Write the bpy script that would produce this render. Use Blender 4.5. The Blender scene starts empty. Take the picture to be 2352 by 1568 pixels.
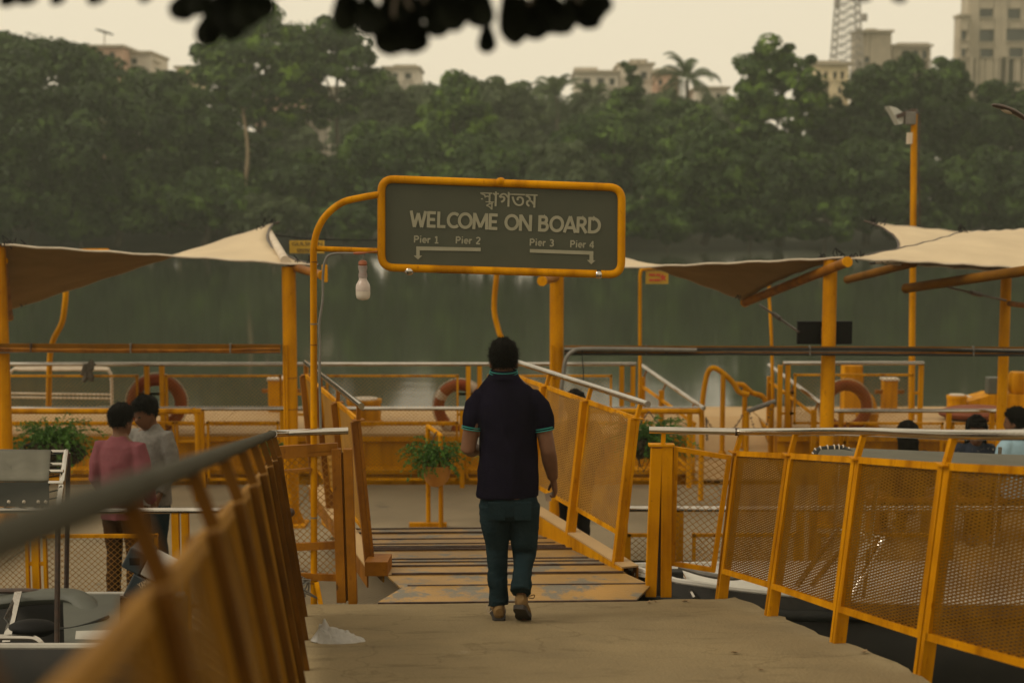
import bpy, math, random
import numpy as np
from mathutils import Vector, Matrix, noise as mnoise
random.seed(7)
rng = np.random.default_rng(11)
R = math.radians
scene = bpy.context.scene
col = scene.collection

# ------------------------------------------------------------------ camera, sky, sun, exposure
CZ = 3.35                      # camera height above the grey pontoon deck (z = 0)
PITCH = R(5.75)
cam_data = bpy.data.cameras.new('camera')
cam_data.sensor_width = 36.0
cam_data.lens = 50.0
cam_data.clip_start = 0.05
cam_data.clip_end = 2000
cam_data.dof.use_dof = True
cam_data.dof.focus_distance = 8.9
cam_data.dof.aperture_fstop = 1.7
cam_data.dof.aperture_blades = 9
cam = bpy.data.objects.new('camera', cam_data)
cam.location = (0, 0, CZ)
cam.rotation_euler = (math.pi / 2 - PITCH, 0, 0)
col.objects.link(cam)
scene.camera = cam

SUN_EL, SUN_AZ = R(44), R(-108)      # azimuth measured from +Y towards +X
world = bpy.data.worlds.new('World')
scene.world = world
world.use_nodes = True
wn = world.node_tree
wn.nodes.clear()
w_out = wn.nodes.new('ShaderNodeOutputWorld')
w_bg = wn.nodes.new('ShaderNodeBackground')
w_sky = wn.nodes.new('ShaderNodeTexSky')
w_sky.sky_type = 'NISHITA'
w_sky.sun_disc = False
w_sky.sun_elevation = SUN_EL
w_sky.sun_rotation = SUN_AZ
w_sky.air_density = 1.6
w_sky.dust_density = 6.0
w_mix = wn.nodes.new('ShaderNodeMix')
w_mix.data_type = 'RGBA'
w_mix.inputs[0].default_value = 0.92
w_mix.inputs[7].default_value = (9.4, 8.15, 6.05, 1)     # even overcast, beige with dust
wn.links.new(w_sky.outputs[0], w_mix.inputs[6])
wn.links.new(w_mix.outputs[2], w_bg.inputs[0])
w_bg.inputs[1].default_value = 0.1
wn.links.new(w_bg.outputs[0], w_out.inputs[0])

sun_data = bpy.data.lights.new('sun', 'SUN')
sun_data.energy = 1.4
sun_data.angle = R(25)
sun_data.color = (1.0, 0.90, 0.74)
sun = bpy.data.objects.new('sun', sun_data)
sd = Vector((math.sin(SUN_AZ) * math.cos(SUN_EL), math.cos(SUN_AZ) * math.cos(SUN_EL), math.sin(SUN_EL)))
sun.rotation_euler = (-sd).to_track_quat('-Z', 'Y').to_euler()
sun.location = (0, 0, 60)
col.objects.link(sun)

scene.view_settings.view_transform = 'Standard'
scene.view_settings.look = 'None'
scene.view_settings.gamma = 1.0
scene.view_settings.exposure = 0.02
scene.render.engine = 'CYCLES'
scene.cycles.use_denoising = True
scene.cycles.volume_bounces = 1
scene.cycles.max_bounces = 8
scene.cycles.transparent_max_bounces = 12

# ------------------------------------------------------------------ measuring helpers
F, CX, CY = 3266.7, 1176.0, 784.0
FW = Vector((0, math.cos(PITCH), -math.sin(PITCH)))
UP = Vector((0, math.sin(PITCH), math.cos(PITCH)))
ZV = Vector((0, 0, 1))

def ray(px, py):
    return FW + Vector((1, 0, 0)) * ((px - CX) / F) + UP * ((CY - py) / F)

def at(px, py, d):
    r = ray(px, py)
    return Vector((0, 0, CZ)) + r * (d / r.y)

def onz(px, py, z):
    r = ray(px, py)
    return Vector((0, 0, CZ)) + r * ((z - CZ) / r.z)

def walk_z(y):
    return 2.2 - 0.162 * y

def gnd(px, py):               # point on the sloping walkway
    r = ray(px, py)
    t = (2.2 - CZ) / (r.z + 0.162 * r.y)
    return Vector((0, 0, CZ)) + r * t

# ------------------------------------------------------------------ mesh helpers
class MB:
    def __init__(s):
        s.v, s.f = [], []
    def add(s, vs, fs):
        o = len(s.v)
        s.v += [Vector(v) for v in vs]
        s.f += [tuple(i + o for i in f) for f in fs]
        return s
    def bar(s, a, b, w, h, up=ZV, ext=0.0):
        a, b = Vector(a), Vector(b)
        t = (b - a).normalized()
        a, b = a - t * ext, b + t * ext
        side = t.cross(up)
        if side.length < 1e-4:
            side = t.cross(Vector((0, 1, 0)))
        side.normalize()
        u = side.cross(t).normalized()
        q = [side * (w / 2) * i + u * (h / 2) * j for i, j in ((-1, -1), (1, -1), (1, 1), (-1, 1))]
        s.add([a + x for x in q] + [b + x for x in q],
              [(0, 3, 2, 1), (4, 5, 6, 7), (0, 1, 5, 4), (1, 2, 6, 5), (2, 3, 7, 6), (3, 0, 4, 7)])
        return s
    def box(s, c, sx, sy, sz, rz=0.0):
        c = Vector(c)
        m = Matrix.Rotation(rz, 3, 'Z')
        vs = [c + m @ Vector((sx / 2 * i, sy / 2 * j, sz / 2 * k)) for k in (-1, 1) for i, j in ((-1, -1), (1, -1), (1, 1), (-1, 1))]
        s.add(vs, [(0, 3, 2, 1), (4, 5, 6, 7), (0, 1, 5, 4), (1, 2, 6, 5), (2, 3, 7, 6), (3, 0, 4, 7)])
        return s
    def tube(s, pts, r, n=10, caps=True, flat=1.0):
        pts = [Vector(p) for p in pts]
        m = len(pts)
        rs = r if isinstance(r, (list, tuple)) else [r] * m
        tang = []
        for i in range(m):
            t = pts[min(i + 1, m - 1)] - pts[max(i - 1, 0)]
            tang.append(t.normalized())
        nrm = tang[0].cross(ZV)
        if nrm.length < 1e-3:
            nrm = tang[0].cross(Vector((0, 1, 0)))
        nrm.normalize()
        vs = []
        for i in range(m):
            nrm = nrm - tang[i] * nrm.dot(tang[i])
            nrm.normalize()
            b = tang[i].cross(nrm)
            for k in range(n):
                a = 2 * math.pi * k / n
                vs.append(pts[i] + (nrm * math.cos(a) + b * (math.sin(a) * flat)) * rs[i])
        fs = []
        for i in range(m - 1):
            for k in range(n):
                k2 = (k + 1) % n
                fs.append((i * n + k, i * n + k2, (i + 1) * n + k2, (i + 1) * n + k))
        if caps:
            fs.append(tuple(range(n - 1, -1, -1)))
            fs.append(tuple((m - 1) * n + k for k in range(n)))
        s.add(vs, fs)
        return s
    def loft(s, rings, n=20):            # rings: (centre, rx, ry[, rz])
        vs, fs = [], []
        m = len(rings)
        for rg in rings:
            c, rx, ry = Vector(rg[0]), rg[1], rg[2]
            rz = rg[3] if len(rg) > 3 else 0
            for k in range(n):
                a = 2 * math.pi * k / n
                x, y = rx * math.cos(a), ry * math.sin(a)
                vs.append(c + Vector((x * math.cos(rz) - y * math.sin(rz), x * math.sin(rz) + y * math.cos(rz), 0)))
        for i in range(m - 1):
            for k in range(n):
                k2 = (k + 1) % n
                fs.append((i * n + k, i * n + k2, (i + 1) * n + k2, (i + 1) * n + k))
        fs.append(tuple(range(n - 1, -1, -1)))
        fs.append(tuple((m - 1) * n + k for k in range(n)))
        return s.add(vs, fs)
    def lathe(s, prof, c, n=20):
        return s.loft([(Vector(c) + Vector((0, 0, z)), r, r) for r, z in prof], n)
    def prism(s, pts, vec):
        pts = [Vector(p) for p in pts]
        vec = Vector(vec)
        n = len(pts)
        fs = [tuple(range(n - 1, -1, -1)), tuple(range(n, 2 * n))]
        fs += [(i, (i + 1) % n, n + (i + 1) % n, n + i) for i in range(n)]
        return s.add(pts + [p + vec for p in pts], fs)
    def sphere(s, c, rx, ry, rz, n=16, m=10, rot=None):
        c = Vector(c)
        vs, fs = [], []
        for i in range(1, m):
            th = math.pi * i / m
            for k in range(n):
                a = 2 * math.pi * k / n
                p = Vector((rx * math.sin(th) * math.cos(a), ry * math.sin(th) * math.sin(a), rz * math.cos(th)))
                vs.append(c + (rot @ p if rot else p))
        top, bot = Vector((0, 0, rz)), Vector((0, 0, -rz))
        vs += [c + (rot @ top if rot else top), c + (rot @ bot if rot else bot)]
        for i in range(m - 2):
            for k in range(n):
                k2 = (k + 1) % n
                fs.append((i * n + k, (i + 1) * n + k, (i + 1) * n + k2, i * n + k2))
        T, B = len(vs) - 2, len(vs) - 1
        for k in range(n):
            k2 = (k + 1) % n
            fs.append((T, k, k2))
            fs.append((B, (m - 2) * n + k2, (m - 2) * n + k))
        return s.add(vs, fs)
    def torus(s, c, Rm, r, ax_u, ax_v, n=32, m=10):
        c, ax_u, ax_v = Vector(c), Vector(ax_u), Vector(ax_v)
        w = ax_u.cross(ax_v)
        vs, fs = [], []
        for i in range(n):
            a = 2 * math.pi * i / n
            d = ax_u * math.cos(a) + ax_v * math.sin(a)
            for k in range(m):
                b = 2 * math.pi * k / m
                vs.append(c + d * (Rm + r * math.cos(b)) + w * (r * math.sin(b)))
        for i in range(n):
            for k in range(m):
                fs.append((i * m + k, ((i + 1) % n) * m + k, ((i + 1) % n) * m + (k + 1) % m, i * m + (k + 1) % m))
        return s.add(vs, fs)
    def build(s, name, mat, parent=None, smooth=False, kind=None, bevel=0):
        base = ROOTLOC.get(parent.name, Vector()) if parent else Vector()
        me = bpy.data.meshes.new(name)
        me.from_pydata([tuple(v - base) for v in s.v], [], s.f)
        return finish(name, me, mat, parent, smooth, kind, bevel)

ROOTLOC = {}

def finish(name, me, mat, parent=None, smooth=False, kind=None, bevel=0):
    me.materials.append(mat)
    if smooth:
        me.polygons.foreach_set('use_smooth', [True] * len(me.polygons))
        me.set_sharp_from_angle(angle=R(40))
    o = bpy.data.objects.new(name, me)
    col.objects.link(o)
    if parent:
        o.parent = parent
        ROOTLOC[o.name] = ROOTLOC.get(parent.name, Vector())
    if kind:
        o['kind'] = kind
    if bevel:
        b = o.modifiers.new('bevel', 'BEVEL')
        b.width = bevel
        b.segments = 2
        b.limit_method = 'ANGLE'
    return o

def np_mesh(name, verts, faces_k, k):
    """mesh from numpy arrays, every face with k corners"""
    me = bpy.data.meshes.new(name)
    nf = len(faces_k)
    me.vertices.add(len(verts))
    me.vertices.foreach_set('co', np.ascontiguousarray(verts, dtype=np.float32).ravel())
    me.loops.add(nf * k)
    me.loops.foreach_set('vertex_index', np.ascontiguousarray(faces_k, dtype=np.int32).ravel())
    me.polygons.add(nf)
    me.polygons.foreach_set('loop_start', np.arange(0, nf * k, k, dtype=np.int32))
    me.update(calc_edges=True)
    return me

def thing(name, label, cat, loc=(0, 0, 0), group=None):
    o = bpy.data.objects.new(name, None)
    o.empty_display_size = 0.1
    o.location = loc
    col.objects.link(o)
    ROOTLOC[o.name] = Vector(loc)
    o['label'] = label
    o['category'] = cat
    if group:
        o['group'] = group
    return o

def tag(o, label, cat, group=None):
    o['label'] = label
    o['category'] = cat
    if group:
        o['group'] = group
    return o

def curve_pts(pts, n=8):
    """Catmull-Rom through points"""
    pts = [Vector(p) for p in pts]
    out = []
    for i in range(len(pts) - 1):
        p0, p1, p2, p3 = pts[max(i - 1, 0)], pts[i], pts[i + 1], pts[min(i + 2, len(pts) - 1)]
        for k in range(n):
            t = k / n
            out.append(0.5 * ((2 * p1) + (p2 - p0) * t + (2 * p0 - 5 * p1 + 4 * p2 - p3) * t * t + (3 * p1 - p0 - 3 * p2 + p3) * t ** 3))
    out.append(pts[-1])
    return out

def V3(a):
    return np.array(a, dtype=np.float64)

def lattice(p00, p10, p11, p01, cu, cv, w, tilt=1.0, wire=False, jit=0.0):
    """diamond mesh filling a four-cornered panel: flat twisted strands (expanded metal) or round-ish wires"""
    p00, p10, p11, p01 = map(V3, (p00, p10, p11, p01))
    Lu = (np.linalg.norm(p10 - p00) + np.linalg.norm(p11 - p01)) / 2
    Lv = (np.linalg.norm(p01 - p00) + np.linalg.norm(p11 - p10)) / 2
    nu, nv = max(2, int(round(Lu / cu))), max(2, int(round(Lv / cv * 2)))
    I, J = np.meshgrid(np.arange(-1, nu + 1), np.arange(0, nv), indexing='ij')
    I, J = I.ravel(), J.ravel()
    us, ue = [], []
    off = (J % 2) * 0.5
    a_u = np.concatenate([I + off, I + off])
    b_u = np.concatenate([I + off + 0.5, I + off - 0.5])
    a_v = np.concatenate([J, J]).astype(float)
    b_v = a_v + 1
    a_u, b_u, a_v, b_v = a_u / nu, b_u / nu, a_v / nv, b_v / nv
    ok = (a_u >= -1e-6) & (b_u >= -1e-6) & (a_u <= 1 + 1e-6) & (b_u <= 1 + 1e-6)
    a_u, b_u, a_v, b_v = a_u[ok], b_u[ok], a_v[ok], b_v[ok]
    def P(u, v):
        u, v = u[:, None], v[:, None]
        return (p00 * (1 - u) + p10 * u) * (1 - v) + (p01 * (1 - u) + p11 * u) * v
    A, B = P(a_u, a_v), P(b_u, b_v)
    ud = p10 - p00
    vd = p01 - p00
    nrm = np.cross(ud, vd)
    nrm /= np.linalg.norm(nrm)
    vd = vd / np.linalg.norm(vd)
    if jit:
        for Q in (A, B):
            ph = np.sin(Q @ np.array([7.1, 9.3, 5.7])) + np.sin(Q @ np.array([-13.1, 4.3, 11.7]))
            Q += nrm[None, :] * (ph[:, None] * jit)
    if not wire:
        o = (vd * w / 2 + nrm * (w / 2 * tilt))
        n = len(A)
        vs = np.stack([A - o, B - o, B + o, A + o], 1).reshape(-1, 3)
        fs = np.arange(4 * n).reshape(-1, 4)
        return vs, fs
    t = B - A
    t /= np.linalg.norm(t, axis=1)[:, None]
    s1 = np.cross(t, nrm[None, :]) * w / 2
    n = len(A)
    o = [s1 * 1.0 + nrm * w * 0.28, -s1 + nrm * w * 0.28, -nrm[None, :] * w * 0.56 + s1 * 0]
    vs = np.stack([A + o[0], A + o[1], A + o[2], B + o[0], B + o[1], B + o[2]], 1).reshape(-1, 3)
    k = (np.arange(n) * 6)[:, None]
    fs = np.concatenate([k + np.array([[0, 1, 4, 3]]), k + np.array([[1, 2, 5, 4]]), k + np.array([[2, 0, 3, 5]])], 0)
    return vs, fs

def lattice_obj(name, corners, cu, cv, w, mat, parent, tilt=1.0, wire=False, jit=0.0):
    vs, fs = lattice(*corners, cu, cv, w, tilt, wire, jit)
    b = ROOTLOC.get(parent.name, Vector())
    me = np_mesh(name, vs - np.array(b), fs, 4)
    o = finish(name, me, mat, parent)
    o['kind'] = 'stuff'
    return o

# ------------------------------------------------------------------ materials
def mat(name, c1, rough=0.6, c2=None, scale=4.0, metal=0.0, bump=0.0, bscale=40.0, spec=0.5, c3=None, c3_amt=0.62, c3_scale=9.0, detail=5.0, stretch=None, trans=0.0, coat=0.0):
    m = bpy.data.materials.new(name)
    m.use_nodes = True
    nt = m.node_tree
    b = nt.nodes['Principled BSDF']
    b.inputs['Roughness'].default_value = rough
    b.inputs['Metallic'].default_value = metal
    b.inputs['Specular IOR Level'].default_value = spec
    if coat:
        b.inputs['Coat Weight'].default_value = coat
    b.inputs['Base Color'].default_value = (*c1, 1)
    tc = nt.nodes.new('ShaderNodeTexCoord')
    src = tc.outputs['Object']
    if stretch:
        mp = nt.nodes.new('ShaderNodeMapping')
        mp.inputs['Scale'].default_value = stretch
        nt.links.new(src, mp.inputs[0])
        src = mp.outputs[0]
    colout = None
    if c2:
        n1 = nt.nodes.new('ShaderNodeTexNoise')
        n1.inputs['Scale'].default_value = scale
        n1.inputs['Detail'].default_value = detail
        n1.inputs['Roughness'].default_value = 0.6
        nt.links.new(src, n1.inputs['Vector'])
        rp = nt.nodes.new('ShaderNodeValToRGB')
        rp.color_ramp.elements[0].position = 0.32
        rp.color_ramp.elements[1].position = 0.68
        rp.color_ramp.elements[0].color = (*c2, 1)
        rp.color_ramp.elements[1].color = (*c1, 1)
        nt.links.new(n1.outputs['Fac'], rp.inputs[0])
        colout = rp.outputs[0]
        if c3:
            n2 = nt.nodes.new('ShaderNodeTexNoise')
            n2.inputs['Scale'].default_value = c3_scale
            n2.inputs['Detail'].default_value = 8
            n2.inputs['Roughness'].default_value = 0.7
            nt.links.new(src, n2.inputs['Vector'])
            r2 = nt.nodes.new('ShaderNodeValToRGB')
            r2.color_ramp.elements[0].position = c3_amt
            r2.color_ramp.elements[1].position = c3_amt + 0.06
            nt.links.new(n2.outputs['Fac'], r2.inputs[0])
            mx = nt.nodes.new('ShaderNodeMix')
            mx.data_type = 'RGBA'
            nt.links.new(r2.outputs[0], mx.inputs[0])
            nt.links.new(colout, mx.inputs[6])
            mx.inputs[7].default_value = (*c3, 1)
            colout = mx.outputs[2]
        nt.links.new(colout, b.inputs['Base Color'])
    if bump:
        n3 = nt.nodes.new('ShaderNodeTexNoise')
        n3.inputs['Scale'].default_value = bscale
        n3.inputs['Detail'].default_value = 6
        nt.links.new(src, n3.inputs['Vector'])
        bp = nt.nodes.new('ShaderNodeBump')
        bp.inputs['Strength'].default_value = bump
        bp.inputs['Distance'].default_value = 0.02
        nt.links.new(n3.outputs['Fac'], bp.inputs['Height'])
        nt.links.new(bp.outputs[0], b.inputs['Normal'])
    if trans:
        tr = nt.nodes.new('ShaderNodeBsdfTranslucent')
        if colout:
            nt.links.new(colout, tr.inputs[0])
        else:
            tr.inputs[0].default_value = (*c1, 1)
        ms = nt.nodes.new('ShaderNodeMixShader')
        ms.inputs[0].default_value = trans
        nt.links.new(b.outputs[0], ms.inputs[1])
        nt.links.new(tr.outputs[0], ms.inputs[2])
        nt.links.new(ms.outputs[0], nt.nodes['Material Output'].inputs[0])
    return m

def leaf_mat(name, ca, cb, cc, trans=0.25, patch=0.25):
    m = bpy.data.materials.new(name)
    m.use_nodes = True
    nt = m.node_tree
    b = nt.nodes['Principled BSDF']
    b.inputs['Roughness'].default_value = 0.6
    b.inputs['Specular IOR Level'].default_value = 0.25
    ge = nt.nodes.new('ShaderNodeNewGeometry')
    rp = nt.nodes.new('ShaderNodeValToRGB')
    rp.color_ramp.elements[0].color = (*ca, 1)
    rp.color_ramp.elements[1].color = (*cb, 1)
    nt.links.new(ge.outputs['Random Per Island'], rp.inputs[0])
    tc = nt.nodes.new('ShaderNodeTexCoord')
    n = nt.nodes.new('ShaderNodeTexNoise')
    n.inputs['Scale'].default_value = patch
    n.inputs['Detail'].default_value = 3
    nt.links.new(tc.outputs['Object'], n.inputs['Vector'])
    r2 = nt.nodes.new('ShaderNodeValToRGB')
    r2.color_ramp.elements[0].position = 0.5
    r2.color_ramp.elements[1].position = 0.68
    nt.links.new(n.outputs['Fac'], r2.inputs[0])
    mx = nt.nodes.new('ShaderNodeMix')
    mx.data_type = 'RGBA'
    nt.links.new(r2.outputs[0], mx.inputs[0])
    nt.links.new(rp.outputs[0], mx.inputs[6])
    mx.inputs[7].default_value = (*cc, 1)
    nt.links.new(mx.outputs[2], b.inputs['Base Color'])
    tr = nt.nodes.new('ShaderNodeBsdfTranslucent')
    nt.links.new(mx.outputs[2], tr.inputs[0])
    ms = nt.nodes.new('ShaderNodeMixShader')
    ms.inputs[0].default_value = trans
    nt.links.new(b.outputs[0], ms.inputs[1])
    nt.links.new(tr.outputs[0], ms.inputs[2])
    nt.links.new(ms.outputs[0], nt.nodes['Material Output'].inputs[0])
    return m

YEL = mat('yellow_paint', (0.60, 0.262, 0.0010), 0.5, (0.47, 0.192, 0.0008), 3.0, bump=0.08, bscale=60, c3=(0.16, 0.062, 0.006), c3_amt=0.66, c3_scale=14, spec=0.05)
YEL2 = mat('yellow_paint_bright', (0.62, 0.280, 0.0012), 0.5, (0.50, 0.212, 0.001), 2.0, c3=(0.17, 0.065, 0.007), c3_amt=0.66, c3_scale=10, spec=0.05)
YMESH = mat('yellow_expanded_metal', (0.28, 0.130, 0.005), 0.6, (0.19, 0.084, 0.004), 5.0, c3=(0.08, 0.034, 0.006), c3_amt=0.66, c3_scale=6, spec=0.25)
YWIRE = mat('yellow_coated_wire', (0.36, 0.17, 0.015), 0.55, (0.22, 0.10, 0.012), 6.0, spec=0.25)
YRUST = mat('dirty_yellow_paint', (0.33, 0.125, 0.003), 0.6, (0.20, 0.072, 0.003), 4.0, bump=0.1, c3=(0.08, 0.035, 0.008), c3_amt=0.61, c3_scale=12, spec=0.2)
YWORN = mat('worn_yellow_plate', (0.36, 0.195, 0.040), 0.55, (0.24, 0.14, 0.036), 2.2, bump=0.25, bscale=70, c3=(0.14, 0.122, 0.088), c3_amt=0.51, c3_scale=2.4)
STEEL = mat('polished_steel', (0.55, 0.51, 0.45), 0.13, (0.40, 0.37, 0.33), 3.0, metal=1.0, bump=0.03, bscale=30)
DARKST = mat('dark_steel', (0.05, 0.04, 0.033), 0.45, (0.09, 0.055, 0.04), 20.0, metal=0.4)
RUNG = mat('rusty_edge_bar', (0.05, 0.025, 0.018), 0.5, (0.12, 0.08, 0.06), 8.0, metal=0.3)
CONC = mat('concrete', (0.218, 0.167, 0.089), 0.9, (0.172, 0.131, 0.071), 1.2, bump=0.5, bscale=55, c3=(0.24, 0.195, 0.12), c3_amt=0.66, c3_scale=3.5, detail=9, spec=0.2)
def dirty(m, stain=0.28, crack=True):
    nt = m.node_tree
    b = nt.nodes['Principled BSDF']
    src = b.inputs['Base Color'].links[0].from_socket
    tc = nt.nodes.new('ShaderNodeTexCoord')
    def layer(src, fac_socket, colr):
        mx = nt.nodes.new('ShaderNodeMix')
        mx.data_type = 'RGBA'
        mx.blend_type = 'MULTIPLY'
        nt.links.new(fac_socket, mx.inputs[0])
        nt.links.new(src, mx.inputs[6])
        mx.inputs[7].default_value = (*colr, 1)
        return mx.outputs[2]
    def noise_fac(scale, lo, hi, stretch=(1, 1, 1), detail=6):
        mp = nt.nodes.new('ShaderNodeMapping')
        mp.inputs['Scale'].default_value = stretch
        nt.links.new(tc.outputs['Object'], mp.inputs[0])
        n = nt.nodes.new('ShaderNodeTexNoise')
        n.inputs['Scale'].default_value = scale
        n.inputs['Detail'].default_value = detail
        n.inputs['Roughness'].default_value = 0.65
        nt.links.new(mp.outputs[0], n.inputs['Vector'])
        r = nt.nodes.new('ShaderNodeMapRange')
        r.inputs[1].default_value = lo
        r.inputs[2].default_value = hi
        nt.links.new(n.outputs['Fac'], r.inputs[0])
        return r.outputs[0]
    src = layer(src, noise_fac(0.9, 0.5, 0.75), (1 - stain, 1 - stain, 1 - stain * .9))
    src = layer(src, noise_fac(5.0, 0.56, 0.72, (0.5, 1.6, 1)), (0.66, 0.64, 0.6))
    src = layer(src, noise_fac(160.0, 0.5, 0.8, detail=2), (0.55, 0.53, 0.5))
    src = layer(src, noise_fac(260.0, 0.35, 0.7, detail=1), (1.28, 1.26, 1.2))
    if crack:
        v = nt.nodes.new('ShaderNodeTexVoronoi')
        v.feature = 'DISTANCE_TO_EDGE'
        v.inputs['Scale'].default_value = 0.55
        n = nt.nodes.new('ShaderNodeTexNoise')
        n.inputs['Scale'].default_value = 2.5
        n.inputs['Detail'].default_value = 6
        nt.links.new(tc.outputs['Object'], n.inputs['Vector'])
        ad = nt.nodes.new('ShaderNodeVectorMath')
        ad.operation = 'MULTIPLY_ADD'
        ad.inputs[1].default_value = (.55, .55, .55)
        nt.links.new(n.outputs['Color'], ad.inputs[0])
        nt.links.new(tc.outputs['Object'], ad.inputs[2])
        nt.links.new(ad.outputs[0], v.inputs['Vector'])
        r = nt.nodes.new('ShaderNodeMapRange')
        r.inputs[1].default_value = 0.006
        r.inputs[2].default_value = 0.0
        nt.links.new(v.outputs['Distance'], r.inputs[0])
        src = layer(src, r.outputs[0], (0.74, 0.72, 0.68))
    nt.links.new(src, b.inputs['Base Color'])
dirty(CONC)
def grime(m):
    nt = m.node_tree
    b = nt.nodes['Principled BSDF']
    src = b.inputs['Base Color'].links[0].from_socket
    tc = nt.nodes.new('ShaderNodeTexCoord')
    for sc_, lo, hi, st, colr in ((9.0, 0.46, 0.74, (1, 1, .10), (0.52, 0.44, 0.40)), (38.0, 0.62, 0.80, (1, 1, .4), (0.55, 0.44, 0.40)), (1.3, 0.45, 0.7, (1, 1, 1), (0.72, 0.68, 0.66))):
        mp = nt.nodes.new('ShaderNodeMapping')
        mp.inputs['Scale'].default_value = st
        nt.links.new(tc.outputs['Object'], mp.inputs[0])
        n = nt.nodes.new('ShaderNodeTexNoise')
        n.inputs['Scale'].default_value = sc_
        n.inputs['Detail'].default_value = 6
        nt.links.new(mp.outputs[0], n.inputs['Vector'])
        r = nt.nodes.new('ShaderNodeMapRange')
        r.inputs[1].default_value = lo
        r.inputs[2].default_value = hi
        nt.links.new(n.outputs['Fac'], r.inputs[0])
        mx = nt.nodes.new('ShaderNodeMix')
        mx.data_type = 'RGBA'
        mx.blend_type = 'MULTIPLY'
        nt.links.new(r.outputs[0], mx.inputs[0])
        nt.links.new(src, mx.inputs[6])
        mx.inputs[7].default_value = (*colr, 1)
        src = mx.outputs[2]
    nt.links.new(src, b.inputs['Base Color'])
grime(YEL); grime(YEL2); grime(YRUST)
DECK = mat('grey_deck', (0.20, 0.165, 0.115), 0.8, (0.15, 0.125, 0.088), 1.0, bump=0.2, bscale=30)
TAN = mat('tan_deck', (0.42, 0.27, 0.115), 0.75, (0.34, 0.215, 0.09), 1.5, bump=0.1, c3=(0.23, 0.17, 0.1), c3_amt=0.64, c3_scale=2.5)
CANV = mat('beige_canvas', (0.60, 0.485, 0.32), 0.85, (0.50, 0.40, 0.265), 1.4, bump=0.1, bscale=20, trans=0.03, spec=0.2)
CANVU = mat('canvas_underside_shade', (0.27, 0.185, 0.088), 0.9, (0.20, 0.135, 0.062), 1.6, bump=0.1, bscale=20, spec=0.1)  # brown cloth underside, the shade beneath the sails put into its colour
ARMD = mat('shaded_brown_paint', (0.17, 0.07, 0.004), 0.7, (0.10, 0.042, 0.004), 4, spec=0.08)  # shade on the right-hand booms put into the colour; cable beams share it
CANVG = mat('grey_canvas', (0.115, 0.108, 0.080), 0.85, (0.088, 0.083, 0.062), 3.0, spec=0.2, bump=0.1, bscale=14)
CANVD = mat('dark_canvas', (0.028, 0.029, 0.023), 0.8, (0.04, 0.04, 0.032), 4.0, spec=0.15)
BLACK = mat('black_plastic', (0.006, 0.0055, 0.005), 0.6, spec=0.12)
RUBB = mat('black_rubber', (0.012, 0.012, 0.011), 0.6, (0.022, 0.022, 0.019), 9.0, spec=0.2)
GREYH = mat('grey_boat_hull', (0.10, 0.104, 0.082), 0.55, (0.07, 0.073, 0.058), 2.0, spec=0.3)
WHITEH = mat('white_boat_hull', (0.58, 0.56, 0.50), 0.45, (0.46, 0.44, 0.39), 2.0, c3=(0.3, 0.27, 0.22), c3_amt=0.66, c3_scale=3)
ORANGE = mat('lifebuoy_orange', (0.25, 0.050, 0.010), 0.6, (0.17, 0.034, 0.008), 3.0, spec=0.15)
CREAM = mat('cream_band', (0.55, 0.47, 0.36), 0.6, (0.42, 0.34, 0.25), 5.0)
BOARD = mat('sign_board', (0.062, 0.064, 0.040), 0.45, (0.050, 0.054, 0.034), 2.5, spec=0.3)
LETTER = mat('sign_letters', (0.29, 0.27, 0.19), 0.6, (0.25, 0.235, 0.16), 6.0, spec=0.2)
SIGNY = mat('sign_yellow', (0.55, 0.34, 0.025), 0.5, (0.45, 0.27, 0.02), 5.0)
INK = mat('sign_ink', (0.03, 0.02, 0.012), 0.6)
REDINK = mat('sign_red_ink', (0.45, 0.05, 0.02), 0.6)
CABLE = mat('grey_conduit', (0.16, 0.15, 0.125), 0.5, (0.11, 0.10, 0.085), 20)
BULB = mat('bulb_white', (0.66, 0.58, 0.48), 0.35, (0.6, 0.52, 0.42), 3, trans=0.15)
BULBC = mat('bulb_collar', (0.52, 0.46, 0.40), 0.3, (0.42, 0.33, 0.28), 12)
TAPE = mat('orange_tape', (0.28, 0.08, 0.025), 0.6)
BAGM = mat('thin_white_plastic', (0.56, 0.53, 0.48), 0.35, (0.44, 0.42, 0.38), 9, trans=0.35)
SKIN = mat('brown_skin', (0.145, 0.068, 0.034), 0.55, (0.11, 0.050, 0.025), 12, spec=0.25, bump=0.05, bscale=120)
HAIR = mat('black_hair', (0.0035, 0.003, 0.0022), 0.7, (0.006, 0.005, 0.0035), 60, spec=0.06, bump=0.5, bscale=160)
NAVY = mat('navy_polo', (0.0100, 0.0082, 0.0160), 0.95, (0.0058, 0.0048, 0.0088), 6, spec=0.02, bump=0.2, bscale=90)
TEAL = mat('turquoise_trim', (0.03, 0.20, 0.17), 0.8, spec=0.1)
JEANS = mat('blue_jeans', (0.014, 0.027, 0.031), 0.9, (0.008, 0.016, 0.019), 5, spec=0.04, bump=0.3, bscale=60)
SHOE = mat('tan_shoe', (0.22, 0.135, 0.052), 0.7, (0.11, 0.064, 0.027), 22, spec=0.15)
SOLE = mat('dark_sole', (0.02, 0.016, 0.012), 0.8, (0.035, 0.027, 0.02), 20)
PINK = mat('pink_shirt', (0.19, 0.064, 0.072), 0.85, (0.14, 0.045, 0.052), 5, spec=0.1, bump=0.2, bscale=60)
GREYS = mat('grey_check_shirt', (0.19, 0.178, 0.158), 0.85, (0.135, 0.127, 0.112), 30, spec=0.1, bump=0.2, bscale=60)
BROWNP = mat('brown_trousers', (0.05, 0.024, 0.008), 0.85, (0.034, 0.016, 0.006), 6, spec=0.08)
BLACKC = mat('black_cloth', (0.006, 0.005, 0.005), 0.9, (0.011, 0.009, 0.008), 6, spec=0.06)
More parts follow.
